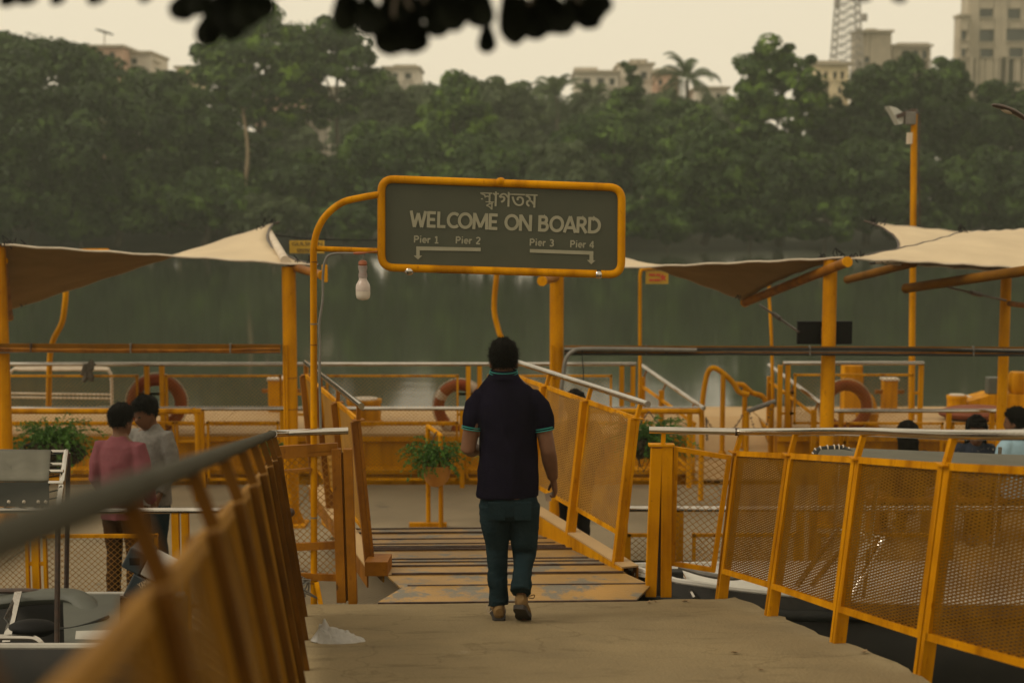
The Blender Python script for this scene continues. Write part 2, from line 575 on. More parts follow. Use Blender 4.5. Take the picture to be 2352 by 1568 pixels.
FLORAL = mat('floral_cloth', (0.025, 0.03, 0.042), 0.85, c2=(0.015, 0.018, 0.026), scale=20, spec=0.1, c3=(0.32, 0.28, 0.22), c3_amt=0.6, c3_scale=30)
BLUEC = mat('pale_blue_cloth', (0.24, 0.36, 0.42), 0.85, (0.2, 0.3, 0.36), 6)
BARK = mat('bark', (0.12, 0.095, 0.065), 0.9, (0.075, 0.06, 0.042), 2.0, bump=0.5, bscale=6)
SOIL = mat('dark_soil', (0.03, 0.02, 0.012), 0.95, (0.05, 0.035, 0.02), 12, bump=0.6, bscale=30)
POT = mat('yellow_pot', (0.46, 0.2, 0.02), 0.55, (0.34, 0.13, 0.014), 5)
GLASSD = mat('dark_window', (0.025, 0.027, 0.025), 0.25)
PALEG = mat('pale_reflector', (0.42, 0.42, 0.37), 0.35)
WATERD = mat('dark_timber', (0.06, 0.045, 0.03), 0.9, (0.035, 0.028, 0.02), 5, bump=0.3, bscale=20)  # dark brown body under the deck plates

# ------------------------------------------------------------------ setting: lake, far bank, haze
WZ = -0.5
def water_material():
    m = bpy.data.materials.new('lake_water')
    m.use_nodes = True
    nt = m.node_tree
    b = nt.nodes['Principled BSDF']
    b.inputs['Base Color'].default_value = (0.036, 0.043, 0.026, 1)
    b.inputs['Roughness'].default_value = 0.07
    b.inputs['IOR'].default_value = 1.20
    tc = nt.nodes.new('ShaderNodeTexCoord')
    prev = None
    for sc_, st, dist, sx in ((1.1, 0.04, 0.05, 0.45), (4.5, 0.04, 0.02, 0.7), (0.12, 0.03, 0.1, 0.6)):
        mp = nt.nodes.new('ShaderNodeMapping')
        mp.inputs['Scale'].default_value = (sx, 1, 1)
        nt.links.new(tc.outputs['Object'], mp.inputs[0])
        n = nt.nodes.new('ShaderNodeTexNoise')
        n.inputs['Scale'].default_value = sc_
        n.inputs['Detail'].default_value = 3
        nt.links.new(mp.outputs[0], n.inputs['Vector'])
        bp = nt.nodes.new('ShaderNodeBump')
        bp.inputs['Strength'].default_value = st
        bp.inputs['Distance'].default_value = dist
        nt.links.new(n.outputs['Fac'], bp.inputs['Height'])
        if prev:
            nt.links.new(prev.outputs[0], bp.inputs['Normal'])
        prev = bp
    nt.links.new(prev.outputs[0], b.inputs['Normal'])
    return m
w = MB()
w.add([(-220, -40, WZ), (220, -40, WZ), (220, 112, WZ), (-220, 112, WZ)], [(0, 1, 2, 3)])
water = w.build('water', water_material())
water['kind'] = 'structure'
water['label'] = 'dark green lake water mirroring the trees'

# far bank: terrain sheet that runs back to the horizon
nx, ny = 90, 26
xs = np.linspace(-300, 300, nx)
ys = np.concatenate([np.linspace(106, 125, 14), np.linspace(130, 240, 12)])
gv, gf = [], []
for j, y in enumerate(ys):
    for i, x in enumerate(xs):
        t = min(1, (y - 106) / 14)
        z = -1.2 + 2.6 * t ** 0.7 + 0.35 * math.sin(x * 0.21) * t + 0.3 * math.sin(x * 0.053 + y * 0.1) * t + random.uniform(-.08, .08)
        gv.append((x, y + 1.8 * math.sin(x * 0.09) * (1 - t * 0.5), z))
for j in range(ny - 1):
    for i in range(nx - 1):
        gf.append((j * nx + i, j * nx + i + 1, (j + 1) * nx + i + 1, (j + 1) * nx + i))
BANKM = mat('bank_earth', (0.065, 0.06, 0.034), 0.95, (0.035, 0.042, 0.02), 0.35, bump=0.5, bscale=2.0, c3=(0.12, 0.07, 0.045), c3_amt=0.62, c3_scale=0.5)
bank = MB()
bank.v = [Vector(p) for p in gv]
bank.f = gf
bo = bank.build('far_bank_ground', BANKM, smooth=True)
bo['kind'] = 'structure'
bo['label'] = 'earth bank on the far side of the lake'

# ------------------------------------------------------------------ trees
LEAF = [leaf_mat('leaf_dark', (0.007, 0.017, 0.003), (0.032, 0.062, 0.010), (0.060, 0.110, 0.015), patch=0.5),
        leaf_mat('leaf_mid', (0.011, 0.026, 0.004), (0.042, 0.082, 0.012), (0.095, 0.17, 0.020), patch=0.5),
        leaf_mat('leaf_bright', (0.013, 0.032, 0.005), (0.052, 0.100, 0.013), (0.16, 0.27, 0.024), patch=0.6),
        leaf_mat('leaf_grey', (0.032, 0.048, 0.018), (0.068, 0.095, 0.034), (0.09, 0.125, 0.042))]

def foliage_arrays(centres, radii, per, size, up=0.5, seedr=None):
    g = seedr
    C = np.repeat(np.array(centres), per, axis=0)
    Rr = np.repeat(np.array(radii), per)[:, None]
    n = len(C)
    d = g.normal(size=(n, 3))
    d /= np.linalg.norm(d, axis=1)[:, None]
    rad = g.uniform(0.62, 1.05, (n, 1)) ** 0.5
    P = C + d * rad * Rr * np.array([1.15, 1.15, 0.72])
    nr = d + g.normal(scale=0.28, size=(n, 3)) + np.array([0, 0, up])
    nr /= np.linalg.norm(nr, axis=1)[:, None]
    a = g.normal(size=(n, 3))
    t = np.cross(nr, a)
    t /= np.linalg.norm(t, axis=1)[:, None]
    b = np.cross(nr, t)
    s = size * g.uniform(0.6, 1.35, (n, 1))
    droop = np.array([0, 0, -0.25])
    v = np.stack([P - t * s, P + b * s * 0.6 + nr * s * 0.1, P + t * s + droop * s, P - b * s * 0.6 + nr * s * 0.1], 1).reshape(-1, 3)
    return v, np.arange(4 * n).reshape(-1, 4)

def tree(name, label, px, top, bottom, halfw, d, leaf, seed, nclump=70, per=140, size=0.26, shape='round', trunk_z=0.6, cr=0.22, open_=0.0, group='trees on the far bank', lean=0.0, flat=1.0, trunk_r=0.28, trunk_m=None):
    """crown between picture rows top..bottom at distance d"""
    g = np.random.default_rng(seed)
    c_top, c_bot = at(px, top, d), at(px, bottom, d)
    X = c_top.x
    ztop, zbot = c_top.z, max(c_bot.z, trunk_z + 0.2)
    rx = halfw / F * d
    rz = (ztop - zbot) / 2
    root = thing(name, label, 'tree', (X, d, trunk_z - 0.8), group)
    cs, rs = [], []
    nclump, cr, per = int(nclump * 1.9), cr * 0.78, int(per * 0.62)
    while len(cs) < nclump:
        p = g.normal(size=3)
        p /= np.linalg.norm(p)
        rr = g.uniform(0.35 if not open_ else 0.5, 1.0) ** 0.55
        x, y, z = p * rr
        if shape == 'dome':
            q = math.sqrt(g.uniform(0, 1))
            th = g.uniform(0, 2 * math.pi)
            x, y = q * math.cos(th), q * math.sin(th)
            zs = 2 * max(0.0, 1 - q ** 2.2) ** 0.5 - 1
            z = zs - (0 if g.uniform() < 0.6 else g.uniform(0, 1.2))
            z = max(z, -1)
        elif shape == 'cone':
            k = 1 - 0.72 * (z * 0.5 + 0.5)
            x, y = x * k * 1.4, y * k * 1.4
        elif shape == 'layer':
            z = round(z * 3) / 3 + g.uniform(-.07, .07)
        r_c = cr * min(rx, rz * 1.3) * (0.55 + 0.95 * g.uniform() ** 1.5)
        if g.uniform() < open_ and z < 0.3:
            continue
        cs.append((X + x * (rx - r_c * 0.7) + lean * z, d + y * rx * 0.8 * flat, (ztop + zbot) / 2 + z * (rz - r_c * 0.6)))
        rs.append(r_c)
    v, f = foliage_arrays(cs, rs, int(per * 1.15), size * 0.98, seedr=g)
    b = np.array(ROOTLOC[root.name])
    finish('crown', np_mesh('crown', v - b, f, 4), LEAF[leaf], root)
    mb = MB()
    base = Vector((X + g.uniform(-.4, .4), d + 0.3, trunk_z - 0.8))
    fork = Vector((X + g.uniform(-.3, .3), d + 0.2, zbot + rz * (0.25 if not open_ else 0.5)))
    mid = (base + fork) / 2 + Vector((g.uniform(-.35, .35), 0, 0))
    mb.tube(curve_pts([base, mid, fork], 4), [trunk_r * (1.25 - 0.5 * i / 8) for i in range(9)], 8)
    for k in g.choice(len(cs), min(9, len(cs)), replace=False):
        e = Vector(cs[k])
        m2 = fork.lerp(e, 0.5) + Vector((0, 0, -0.25 * rz * g.uniform(0, 0.6)))
        mb.tube(curve_pts([fork, m2, e], 3), [trunk_r * 0.62, trunk_r * .52, trunk_r * .42, trunk_r * .34, trunk_r * .26, trunk_r * .18, trunk_r * .1], 6)
    mb.build('trunk', trunk_m or BARK, root, smooth=True)
    return root

# skyline trees, left to right, then the row in front of them at the water
tree('rain_tree', 'huge broad dome shaped tree at the far left of the shore', -55, 74, 520, 600, 113, 0, 1, 330, 150, 0.27, 'dome', cr=0.16)
tree('rain_tree', 'lower shoulder tree right of the huge dome tree', 375, 165, 545, 150, 111, 0, 2, 80, 150, 0.26, 'dome', cr=0.26)
tree('feathery_tree', 'tall tree with bright tufted top right of the dome tree', 585, 12, 330, 165, 120, 2, 3, 70, 170, 0.28, 'layer', open_=0.25, cr=0.25, trunk_r=0.22)
tree('feathery_tree', 'tall open crowned tree with gaps above the sign arch', 765, 40, 300, 125, 121, 1, 4, 44, 150, 0.28, 'layer', open_=0.5, cr=0.25, trunk_r=0.2)
tree('broad_tree', 'dark tree below the tall tufted tree', 500, 235, 555, 130, 111, 0, 5, 62, 150, 0.26, cr=0.27)
tree('broad_tree', 'rounded tree filling the shore under the open crowned tree', 690, 330, 560, 130, 109, 0, 6, 60, 150, 0.25, cr=0.27)
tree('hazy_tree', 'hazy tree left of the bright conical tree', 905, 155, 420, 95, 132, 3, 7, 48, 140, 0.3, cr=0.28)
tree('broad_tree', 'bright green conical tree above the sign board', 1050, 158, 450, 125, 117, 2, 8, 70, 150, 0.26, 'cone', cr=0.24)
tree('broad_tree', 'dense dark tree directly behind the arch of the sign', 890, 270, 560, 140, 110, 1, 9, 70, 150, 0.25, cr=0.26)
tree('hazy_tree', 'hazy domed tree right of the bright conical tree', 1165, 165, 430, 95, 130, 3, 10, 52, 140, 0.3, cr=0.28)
tree('broad_tree', 'green tree low behind the middle of the sign board', 1120, 300, 560, 150, 109, 1, 11, 70, 150, 0.25, cr=0.26)
tree('slender_tree', 'small slender tree standing before the white houses', 1440, 148, 330, 45, 122, 1, 12, 22, 110, 0.26, 'layer', open_=0.4, cr=0.35, trunk_r=0.14)
tree('broad_tree', 'broad tree under the palms right of the sign', 1400, 235, 500, 150, 114, 1, 13, 70, 150, 0.26, cr=0.26)
tree('broad_tree', 'dense tree below the right hand palm', 1560, 215, 470, 120, 118, 1, 14, 62, 150, 0.27, cr=0.26)
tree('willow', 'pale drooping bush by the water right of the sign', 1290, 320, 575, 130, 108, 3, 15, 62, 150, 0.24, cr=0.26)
tree('round_top_tree', 'tall round topped tree standing clear against the sky at right', 1785, 66, 400, 115, 112, 2, 16, 80, 160, 0.25, cr=0.22)
tree('broad_tree', 'pale leaved tree left below the round topped tree', 1620, 270, 575, 165, 107, 1, 17, 80, 150, 0.25, cr=0.26)
tree('broad_tree', 'dark tree under the round topped tree', 1800, 300, 575, 150, 107, 0, 18, 74, 150, 0.25, cr=0.26)
tree('round_top_tree', 'dark round crowned tree left of the floodlight pole', 2065, 108, 430, 130, 112, 0, 19, 84, 160, 0.25, cr=0.23)
tree('broad_tree', 'small dark tree hiding the foot of the cream house', 1912, 212, 470, 80, 116, 0, 31, 60, 150, 0.26, cr=0.28)
tree('feathery_tree', 'lighter tufted tree just right of the floodlight pole', 2180, 105, 380, 80, 116, 1, 20, 46, 140, 0.26, 'cone', cr=0.28)
tree('broad_tree', 'dark tree below the unfinished tower block at the far right', 2310, 170, 480, 130, 113, 0, 21, 74, 150, 0.26, cr=0.25)
tree('broad_tree', 'low dark tree on the shore behind the floodlight pole', 2010, 310, 580, 170, 107, 0, 22, 80, 150, 0.25, cr=0.26)
tree('broad_tree', 'low tree at the right edge of the shore', 2290, 330, 580, 160, 106, 0, 23, 80, 150, 0.25, cr=0.26)
tree('broad_tree', 'dark filling tree under the huge dome at the left edge', 40, 175, 480, 190, 117, 0, 30, 90, 150, 0.26, cr=0.26)
tree('broad_tree', 'low dark tree at the left edge of the shore', 60, 300, 565, 180, 107, 0, 24, 84, 150, 0.25, cr=0.26)
tree('broad_tree', 'low dark tree between dome tree and sail canopy', 270, 330, 570, 160, 106, 0, 25, 80, 150, 0.25, cr=0.26)
tree('broad_tree', 'low bushy tree over the peak of the left sail', 470, 380, 572, 140, 106, 1, 26, 70, 150, 0.24, cr=0.27)
PALEBARK = mat('pale_bark', (0.30, 0.22, 0.13), 0.9, (0.22, 0.16, 0.10), 1.5)
tree('slender_tree', 'slender tree with a bare pale trunk below the tall tufted tree', 562, 165, 262, 42, 107, 0, 29, 16, 120, 0.25, cr=0.4, trunk_m=PALEBARK, trunk_r=0.13, trunk_z=4.5)
for k, (px, top, hw) in enumerate(((840, 172, 95), (960, 176, 95), (1075, 172, 95), (1225, 185, 95), (1330, 202, 95), (1440, 205, 95), (1540, 200, 95), (1650, 208, 95), (660, 250, 80))):
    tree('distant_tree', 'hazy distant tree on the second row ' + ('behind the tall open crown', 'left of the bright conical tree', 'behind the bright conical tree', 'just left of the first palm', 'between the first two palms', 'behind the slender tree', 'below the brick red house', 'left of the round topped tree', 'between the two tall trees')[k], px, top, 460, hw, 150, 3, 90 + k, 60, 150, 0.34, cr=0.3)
tree('broad_tree', 'far off tree left beyond the picture edge', -230, 150, 560, 180, 112, 0, 27, 80, 150, 0.27, cr=0.26)
tree('broad_tree', 'far off tree right beyond the picture edge', 2560, 190, 570, 180, 112, 0, 28, 80, 150, 0.27, cr=0.26)
for k, (px, hw, lf) in enumerate(((-60, 110, 0), (180, 100, 1), (620, 110, 3), (790, 95, 1), (980, 110, 0), (1420, 110, 1), (1530, 100, 1), (1720, 110, 0), (1900, 120, 1), (2130, 120, 0), (2380, 120, 1))):
    wh = ('at the far left end', 'under the dome tree', 'just left of the sign arch', 'inside the sign arch', 'behind the left half of the sign', 'just right of the sign board', 'above the right hand pole sign', 'below the round topped tree', 'above the right hand sail column', 'beside the floodlight pole', 'at the far right end')[k]
    tree('waterside_bush', 'green bush hanging over the water ' + wh, px, 462 - 12 * (k % 3), 590, hw, 105, lf, 40 + k, 40, 130, 0.22, cr=0.3, trunk_z=-0.2, group='bushes along the waterline', trunk_r=0.1)

def palm(label, px, top, d, h_px, seed):
    g = np.random.default_rng(seed)
    c = at(px, top + 45, d)
    root = thing('palm_tree', label, 'palm', (c.x, d, 0.2), 'coconut palms on the far bank')
    MB().tube(curve_pts([(c.x + .5, d, 0), (c.x + .3, d, c.z * .5), (c.x, d, c.z)], 5), 0.17, 8).build('trunk', BARK, root, smooth=True)
    vs, fs = [], []
    for k in range(26):
        a = g.uniform(0, 2 * math.pi)
        el = g.uniform(-0.3, 1.35)
        L = h_px / F * d * g.uniform(0.8, 1.15)
        dirh = Vector((math.cos(a), math.sin(a), 0))
        p = c.copy()
        pts = []
        for i in range(9):
            t = i / 8
            e = el - 1.75 * t * t
            p = p + (dirh * math.cos(e) + ZV * math.sin(e)) * (L / 8)
            pts.append(p.copy())
        for i in range(8):
            side = dirh.cross(ZV)
            for j in range(3):
                q = pts[i].lerp(pts[i + 1], j / 3)
                ll = L * 0.24 * math.sin(math.pi * (0.12 + 0.85 * (i + j / 3) / 8.3))
                tt = (pts[i + 1] - pts[i]).normalized()
                for sgn in (-1, 1):
                    tip = q + side * sgn * ll + tt * ll * 0.55 - ZV * ll * 0.45
                    o = len(vs)
                    vs += [q, q + tt * 0.16, tip, q + tt * 0.02 - ZV * .02]
                    fs.append((o, o + 1, o + 2, o + 3))
    m = MB()
    m.v, m.f = [Vector(v) for v in vs], fs
    m.build('fronds', LEAF[3], root)
palm('coconut palm left of the white houses', 1278, 180, 138, 75, 61)
palm('coconut palm in the middle before the white houses', 1362, 188, 134, 68, 62)
palm('tall coconut palm right of the white houses', 1578, 138, 136, 85, 63)

# ------------------------------------------------------------------ far buildings
WALLW = mat('pale_plaster', (0.66, 0.60, 0.50), 0.85, (0.52, 0.47, 0.40), 0.4)
WALLP = mat('pink_plaster', (0.58, 0.38, 0.27), 0.85, (0.48, 0.31, 0.23), 0.4)
WALLY = mat('cream_plaster', (0.72, 0.59, 0.38), 0.85, (0.60, 0.50, 0.32), 0.4)
WALLG = mat('raw_concrete_wall', (0.42, 0.36, 0.27), 0.9, (0.32, 0.27, 0.205), 0.5, c3=(0.38, 0.25, 0.17), c3_amt=0.64, c3_scale=0.5)

def building(name, label, x0, x1, top, d, m, depth=10.0, wins=(), roof=(), z0=0.2, extra=None):
    """x0,x1,top in picture units at distance d; wins: (x0,x1,y0,y1) openings"""
    a, b = at(x0, top, d), at(x1, top, d)
    root = thing(name, label, 'building', ((a.x + b.x) / 2, d, z0))
    # front wall built in strips round the openings so that windows are real holes
    xs_ = sorted({x0, x1, *[w_[0] for w_ in wins], *[w_[1] for w_ in wins]})
    bot_py = 455 + (CZ - z0) / d * F
    ys_ = sorted({top, bot_py, *[w_[2] for w_ in wins], *[w_[3] for w_ in wins]})
    mb = MB()
    th = 0.35
    for i in range(len(xs_) - 1):
        for j in range(len(ys_) - 1):
            cx_, cy_ = (xs_[i] + xs_[i + 1]) / 2, (ys_[j] + ys_[j + 1]) / 2
            if any(w_[0] < cx_ < w_[1] and w_[2] < cy_ < w_[3] for w_ in wins):
                continue
            p, q = at(xs_[i], ys_[j + 1], d), at(xs_[i + 1], ys_[j], d)
            mb.box(((p.x + q.x) / 2, d + th / 2, (p.z + q.z) / 2), q.x - p.x, th, q.z - p.z)
    mb.box((a.x + .175, d + depth / 2 + th, (a.z + z0) / 2), 0.35, depth, a.z - z0)
    mb.box((b.x - .175, d + depth / 2 + th, (a.z + z0) / 2), 0.35, depth, a.z - z0)
    mb.box(((a.x + b.x) / 2, d + depth + th, (a.z + z0) / 2), b.x - a.x, 0.3, a.z - z0)
    mb.build('wall', m, root)
    MB().box(((a.x + b.x) / 2, d + depth / 2, a.z + 0.16), b.x - a.x + 0.5, depth + 0.9, 0.3).build('roof', WALLG if m is not WALLG else m, root)
    for w_ in wins:
        p, q = at(w_[0], w_[3], d), at(w_[1], w_[2], d)
        wd = MB().box(((p.x + q.x) / 2, d + 0.6, (p.z + q.z) / 2), q.x - p.x + .2, 0.05, q.z - p.z + .2).build('window', GLASSD, root)
        MB().box(((p.x + q.x) / 2, d + 0.02, p.z - 0.1), q.x - p.x + .3, 0.5, 0.14).build('sill', m, wd)
    for (rx0, rx1, ry0, ry1, rm) in roof:
        p, q = at(rx0, ry1, d + 2), at(rx1, ry0, d + 2)
        MB().box(((p.x + q.x) / 2, d + 2.8, (p.z + q.z) / 2), q.x - p.x, 3.5, q.z - p.z).build('roof_block', rm, root)
    return root

building('apartment_block', 'tall unfinished concrete tower block at the upper right', 2228, 2480, -60, 200, WALLG, 3.0,
         [(2252, 2300, -30, -8), (2320, 2372, -30, -8), (2250, 2282, 20, 40), (2315, 2345, 20, 44), (2250, 2284, 68, 96), (2272 + 40, 2362, 66, 95), (2390, 2430, 66, 95), (2252, 2282, 112, 132), (2318, 2352, 110, 132), (2395, 2440, 110, 132), (2390, 2430, 20, 44)])
building('apartment_block', 'lower stepped wing of the unfinished tower block', 2205, 2228, 38, 198.5, WALLG, 2.0, [(2208, 2224, 70, 92), (2208, 2224, 112, 130)])
building('office_block', 'blank grey block rising behind the trees left of the tower block', 1970, 2048, 75, 190, WALLG, 3, [(1985, 1998, 130, 145)], [(1985, 2010, 68, 75, WALLG)])
building('office_block', 'low grey roof frame right of the blank block', 2050, 2138, 108, 192, WALLG, 3, [(2072, 2088, 116, 136), (2096, 2110, 116, 136), (2118, 2130, 116, 136)], [(2058, 2130, 100, 106, WALLG)])
building('house', 'cream house with three small windows below the mast', 1876, 1950, 150, 165, WALLY, 3, [(1893, 1901, 165, 182), (1914, 1922, 165, 182), (1931, 1939, 165, 182), (1896, 1903, 200, 216), (1925, 1933, 200, 216)], [(1872, 1925, 141, 150, WALLG)])
building('house', 'white flat roofed house left of the tall palm', 1322, 1420, 168, 175, WALLW, 8, [(1340, 1356, 180, 196), (1372, 1388, 180, 196), (1400, 1412, 180, 196)], [(1318, 1372, 156, 162, WALLW), (1345, 1360, 162, 168, WALLG)])
building('house', 'white house with upper roof terrace behind the palms', 1422, 1500, 150, 178, WALLW, 8, [(1440, 1455, 165, 182), (1472, 1486, 165, 182), (1440, 1455, 196, 210)], [(1446, 1486, 138, 143, WALLG), (1452, 1462, 143, 150, WALLW), (1470, 1480, 143, 150, WALLW)])
building('house', 'brick red walled house beside the tall palm', 1502, 1560, 168, 176, WALLP, 8, [(1512, 1522, 182, 196), (1535, 1546, 182, 196)], [(1505, 1555, 158, 162, WALLW)])
building('house', 'low white house left of the round topped tree', 1600, 1672, 205, 172, WALLW, 8, [(1615, 1628, 215, 228), (1645, 1656, 215, 228)])
building('house', 'pale pink house seen through the open crowned tree', 590, 700, 185, 160, WALLP, 9, [(605, 622, 205, 230), (640, 657, 205, 230), (672, 688, 205, 230), (605, 622, 250, 275), (640, 657, 250, 275)])
building('house', 'white house seen through the gaps of the open crowned tree', 702, 800, 205, 162, WALLW, 9, [(715, 732, 220, 242), (748, 764, 220, 242), (780, 792, 220, 242), (715, 732, 262, 284)])
building('house', 'small grey house on the skyline right of the open crowned tree', 880, 962, 158, 185, WALLW, 8, [(930, 945, 168, 182), (900, 914, 168, 182)], [(905, 958, 150, 156, WALLG)])
building('house', 'pink house on the skyline above the huge dome tree', 200, 282, 110, 165, WALLP, 8, [(215, 230, 120, 134), (250, 264, 120, 134)], [(178, 198, 112, 118, WALLP)])
building('house', 'white house on the skyline right of the pink house', 284, 345, 124, 168, WALLW, 8, [(300, 315, 134, 148)], [(330, 362, 136, 142, WALLW)])
building('house', 'small cream house between dome tree and tufted tree', 405, 440, 158, 170, WALLY, 8, [(414, 424, 168, 180)])
building('boathouse', 'small white shed half hidden among trees at the left shore', 8, 62, 402, 108.5, WALLW, 3, [(16, 30, 412, 432)], z0=0.9)
# roof parasol above the pink house
rp_ = thing('roof_parasol', 'dark tilted parasol on a mast above the pink house', 'parasol', tuple(at(240, 112, 166)))
a_ = at(240, 74, 166)
MB().tube([at(240, 112, 167), a_], 0.06, 6).build('pole', WALLG, rp_)
MB().sphere(a_, 1.15, 1.0, 0.16, 16, 8, Matrix.Rotation(R(17), 3, 'Y')).build('canopy', GLASSD, rp_, smooth=True)

# lattice mast
MASTM = mat('mast_steel', (0.30, 0.27, 0.24), 0.7, (0.22, 0.2, 0.18), 1)
mast = thing('radio_mast', 'thin lattice radio mast rising behind the cream house', 'mast', tuple(at(1942, 200, 185)))
dM = 185
def mast_pt(sx, sy, t):
    lo, hi = at(1942, 200, dM), at(1942, -60, dM)
    half = 1.85 - 0.75 * t
    return Vector((lo.x + sx * half, dM + sy * half, lo.z + (hi.z - lo.z) * t))
for sx, sy in ((-1, -1), (1, -1), (1, 1), (-1, 1)):
    MB().tube([mast_pt(sx, sy, 0), mast_pt(sx, sy, 1)], 0.10, 5).build('mast_leg', MASTM, mast)
br = MB()
for k in range(14):
    t0, t1 = k / 14, (k + 1) / 14
    for (a, b) in (((-1, -1), (1, -1)), ((1, -1), (1, 1)), ((1, 1), (-1, 1)), ((-1, 1), (-1, -1))):
        br.tube([mast_pt(*a, t0), mast_pt(*b, t1)], 0.05, 4)
        br.tube([mast_pt(*b, t0), mast_pt(*a, t1)], 0.05, 4)
        br.tube([mast_pt(*a, t1), mast_pt(*b, t1)], 0.05, 4)
br.build('bracing', MASTM, mast)
for k, (t, s) in enumerate(((0.72, -1), (0.8, 1), (0.6, 1), (0.9, -1))):
    MB().lathe([(0.05, -.5), (0.35, -.45), (0.4, 0), (0.35, .45), (.05, .5)], mast_pt(s, -1, t) + Vector((s * .4, -.3, 0)), 10).build('antenna', MASTM, mast, smooth=True)

# haze: one closed box of even thin air round everything
hz = bpy.data.materials.new('haze_air')
hz.use_nodes = True
hz.node_tree.nodes.clear()
ho = hz.node_tree.nodes.new('ShaderNodeOutputMaterial')
hv = hz.node_tree.nodes.new('ShaderNodeVolumePrincipled')
hv.inputs['Color'].default_value = (0.88, 0.95, 0.80, 1)
hv.inputs['Density'].default_value = 0.00078
hv.inputs['Anisotropy'].default_value = 0.2
hz.node_tree.links.new(hv.outputs[0], ho.inputs['Volume'])
hb = MB().box((0, 105, 22), 640, 300, 52).build('haze', hz)
hb['kind'] = 'stuff'
hb['label'] = 'thin dusty haze over the lake'

# ------------------------------------------------------------------ walkway, pontoon decks
def XF(d):      # left fence foot line
    return -0.013 - 0.1502 * d
def XR(d):      # left fence handrail line
    return -0.247 - 0.1414 * d
def ZR(d):
    return CZ - 0.095 - 0.1557 * d

edge_px = [(1482, 1379), (1530, 1376), (1580, 1375), (1630, 1375), (1668, 1374), (1690, 1370), (1715, 1380), (1745, 1392), (1770, 1408), (1800, 1416), (1855, 1442),
           (1896, 1462), (1930, 1473), (1965, 1483), (2012, 1500), (2052, 1519), (2085, 1535), (2110, 1552), (2150, 1572), (2260, 1630), (2400, 1705), (2700, 1860)]
redge = []
for i in range(len(edge_px) - 1):
    a, b = gnd(*edge_px[i]), gnd(*edge_px[i + 1])
    n = max(1, int((b - a).length / 0.09))
    for k in range(n):
        p = a.lerp(b, k / n)
        redge.append((p.x + random.uniform(-.016, .016), p.y + random.uniform(-.016, .016)))
redge.append((2.6, 3.0))
redge.append((2.2, -2.0))
ledge = [(XF(-2.0) - 0.16, -2.0)] + [(XF(y) - 0.13 + random.uniform(-.01, .01), y) for y in np.arange(0, 9.3, 0.15)] + [(XF(9.35) - .3, 9.36), (gnd(700, 1387).x, gnd(700, 1387).y), (gnd(1000, 1386).x, gnd(1000, 1386).y), (gnd(1300, 1381).x, gnd(1300, 1381).y)]
poly = redge[::1] + ledge
poly = poly[::-1]            # counter-clockwise or not: normals are recomputed
wk = MB()
wk.prism([(x, y, walk_z(y)) for x, y in poly], (0, 0, -0.26))
wko = wk.build('walkway', CONC)
import bmesh
bm = bmesh.new(); bm.from_mesh(wko.data); bmesh.ops.recalc_face_normals(bm, faces=bm.faces); bmesh.ops.triangulate(bm, faces=[f for f in bm.faces if len(f.verts) > 4]); bm.to_mesh(wko.data); bm.free()
wko['kind'] = 'structure'
wko['label'] = 'sloping grey concrete walkway'
# piles that carry the walkway
for k, (x, y) in enumerate(((-.9, 8.6), (1.0, 8.4), (-.5, 4.5), (1.6, 4.8))):
    o = MB().tube([(x, y, -1.5), (x, y, walk_z(y) - .24)], 0.13, 14).build('walkway_pile', mat('pile_concrete_%d' % k, (0.12, 0.1, 0.075), 0.9, (0.06, 0.055, 0.04), 2), wko, smooth=True)

# grey pontoon deck with long plank joints
def ribbed(name, c1, c2, scale, axis):
    m = mat(name, c1, 0.8, c2, 1.1, bump=0.0, c3=tuple(x * 0.62 for x in c2), c3_amt=0.63, c3_scale=1.6)
    nt = m.node_tree
    tc = nt.nodes.new('ShaderNodeTexCoord')
    wv = nt.nodes.new('ShaderNodeTexWave')
    wv.bands_direction = axis
    wv.inputs['Scale'].default_value = scale
    wv.inputs['Distortion'].default_value = 0.2
    mp = nt.nodes.new('ShaderNodeMapping')
    mp.inputs['Rotation'].default_value = (0, 0, R(28))
    nt.links.new(tc.outputs['Object'], mp.inputs[0])
    nt.links.new(mp.outputs[0], wv.inputs['Vector'])
    bp = nt.nodes.new('ShaderNodeBump')
    bp.inputs['Strength'].default_value = 0.6
    bp.inputs['Distance'].default_value = 0.012
    nt.links.new(wv.outputs['Fac'], bp.inputs['Height'])
    nt.links.new(bp.outputs[0], nt.nodes['Principled BSDF'].inputs['Normal'])
    return m
DECKM = ribbed('ribbed_grey_deck', (0.25, 0.195, 0.115), (0.195, 0.152, 0.09), 9.0, 'X')
dk = MB().box((0, 13.65, -0.17), 19, 5.66, 0.30).build('pontoon_deck', WATERD)
dk['kind'] = 'structure'
dk['label'] = 'grey ribbed landing deck'
for i in range(8):
    x0 = -9.4 + i * 2.36
    MB().box((x0 + 1.17, 13.65, -0.011), 2.345, 5.64, 0.022).build('deck_plate', DECKM, dk)

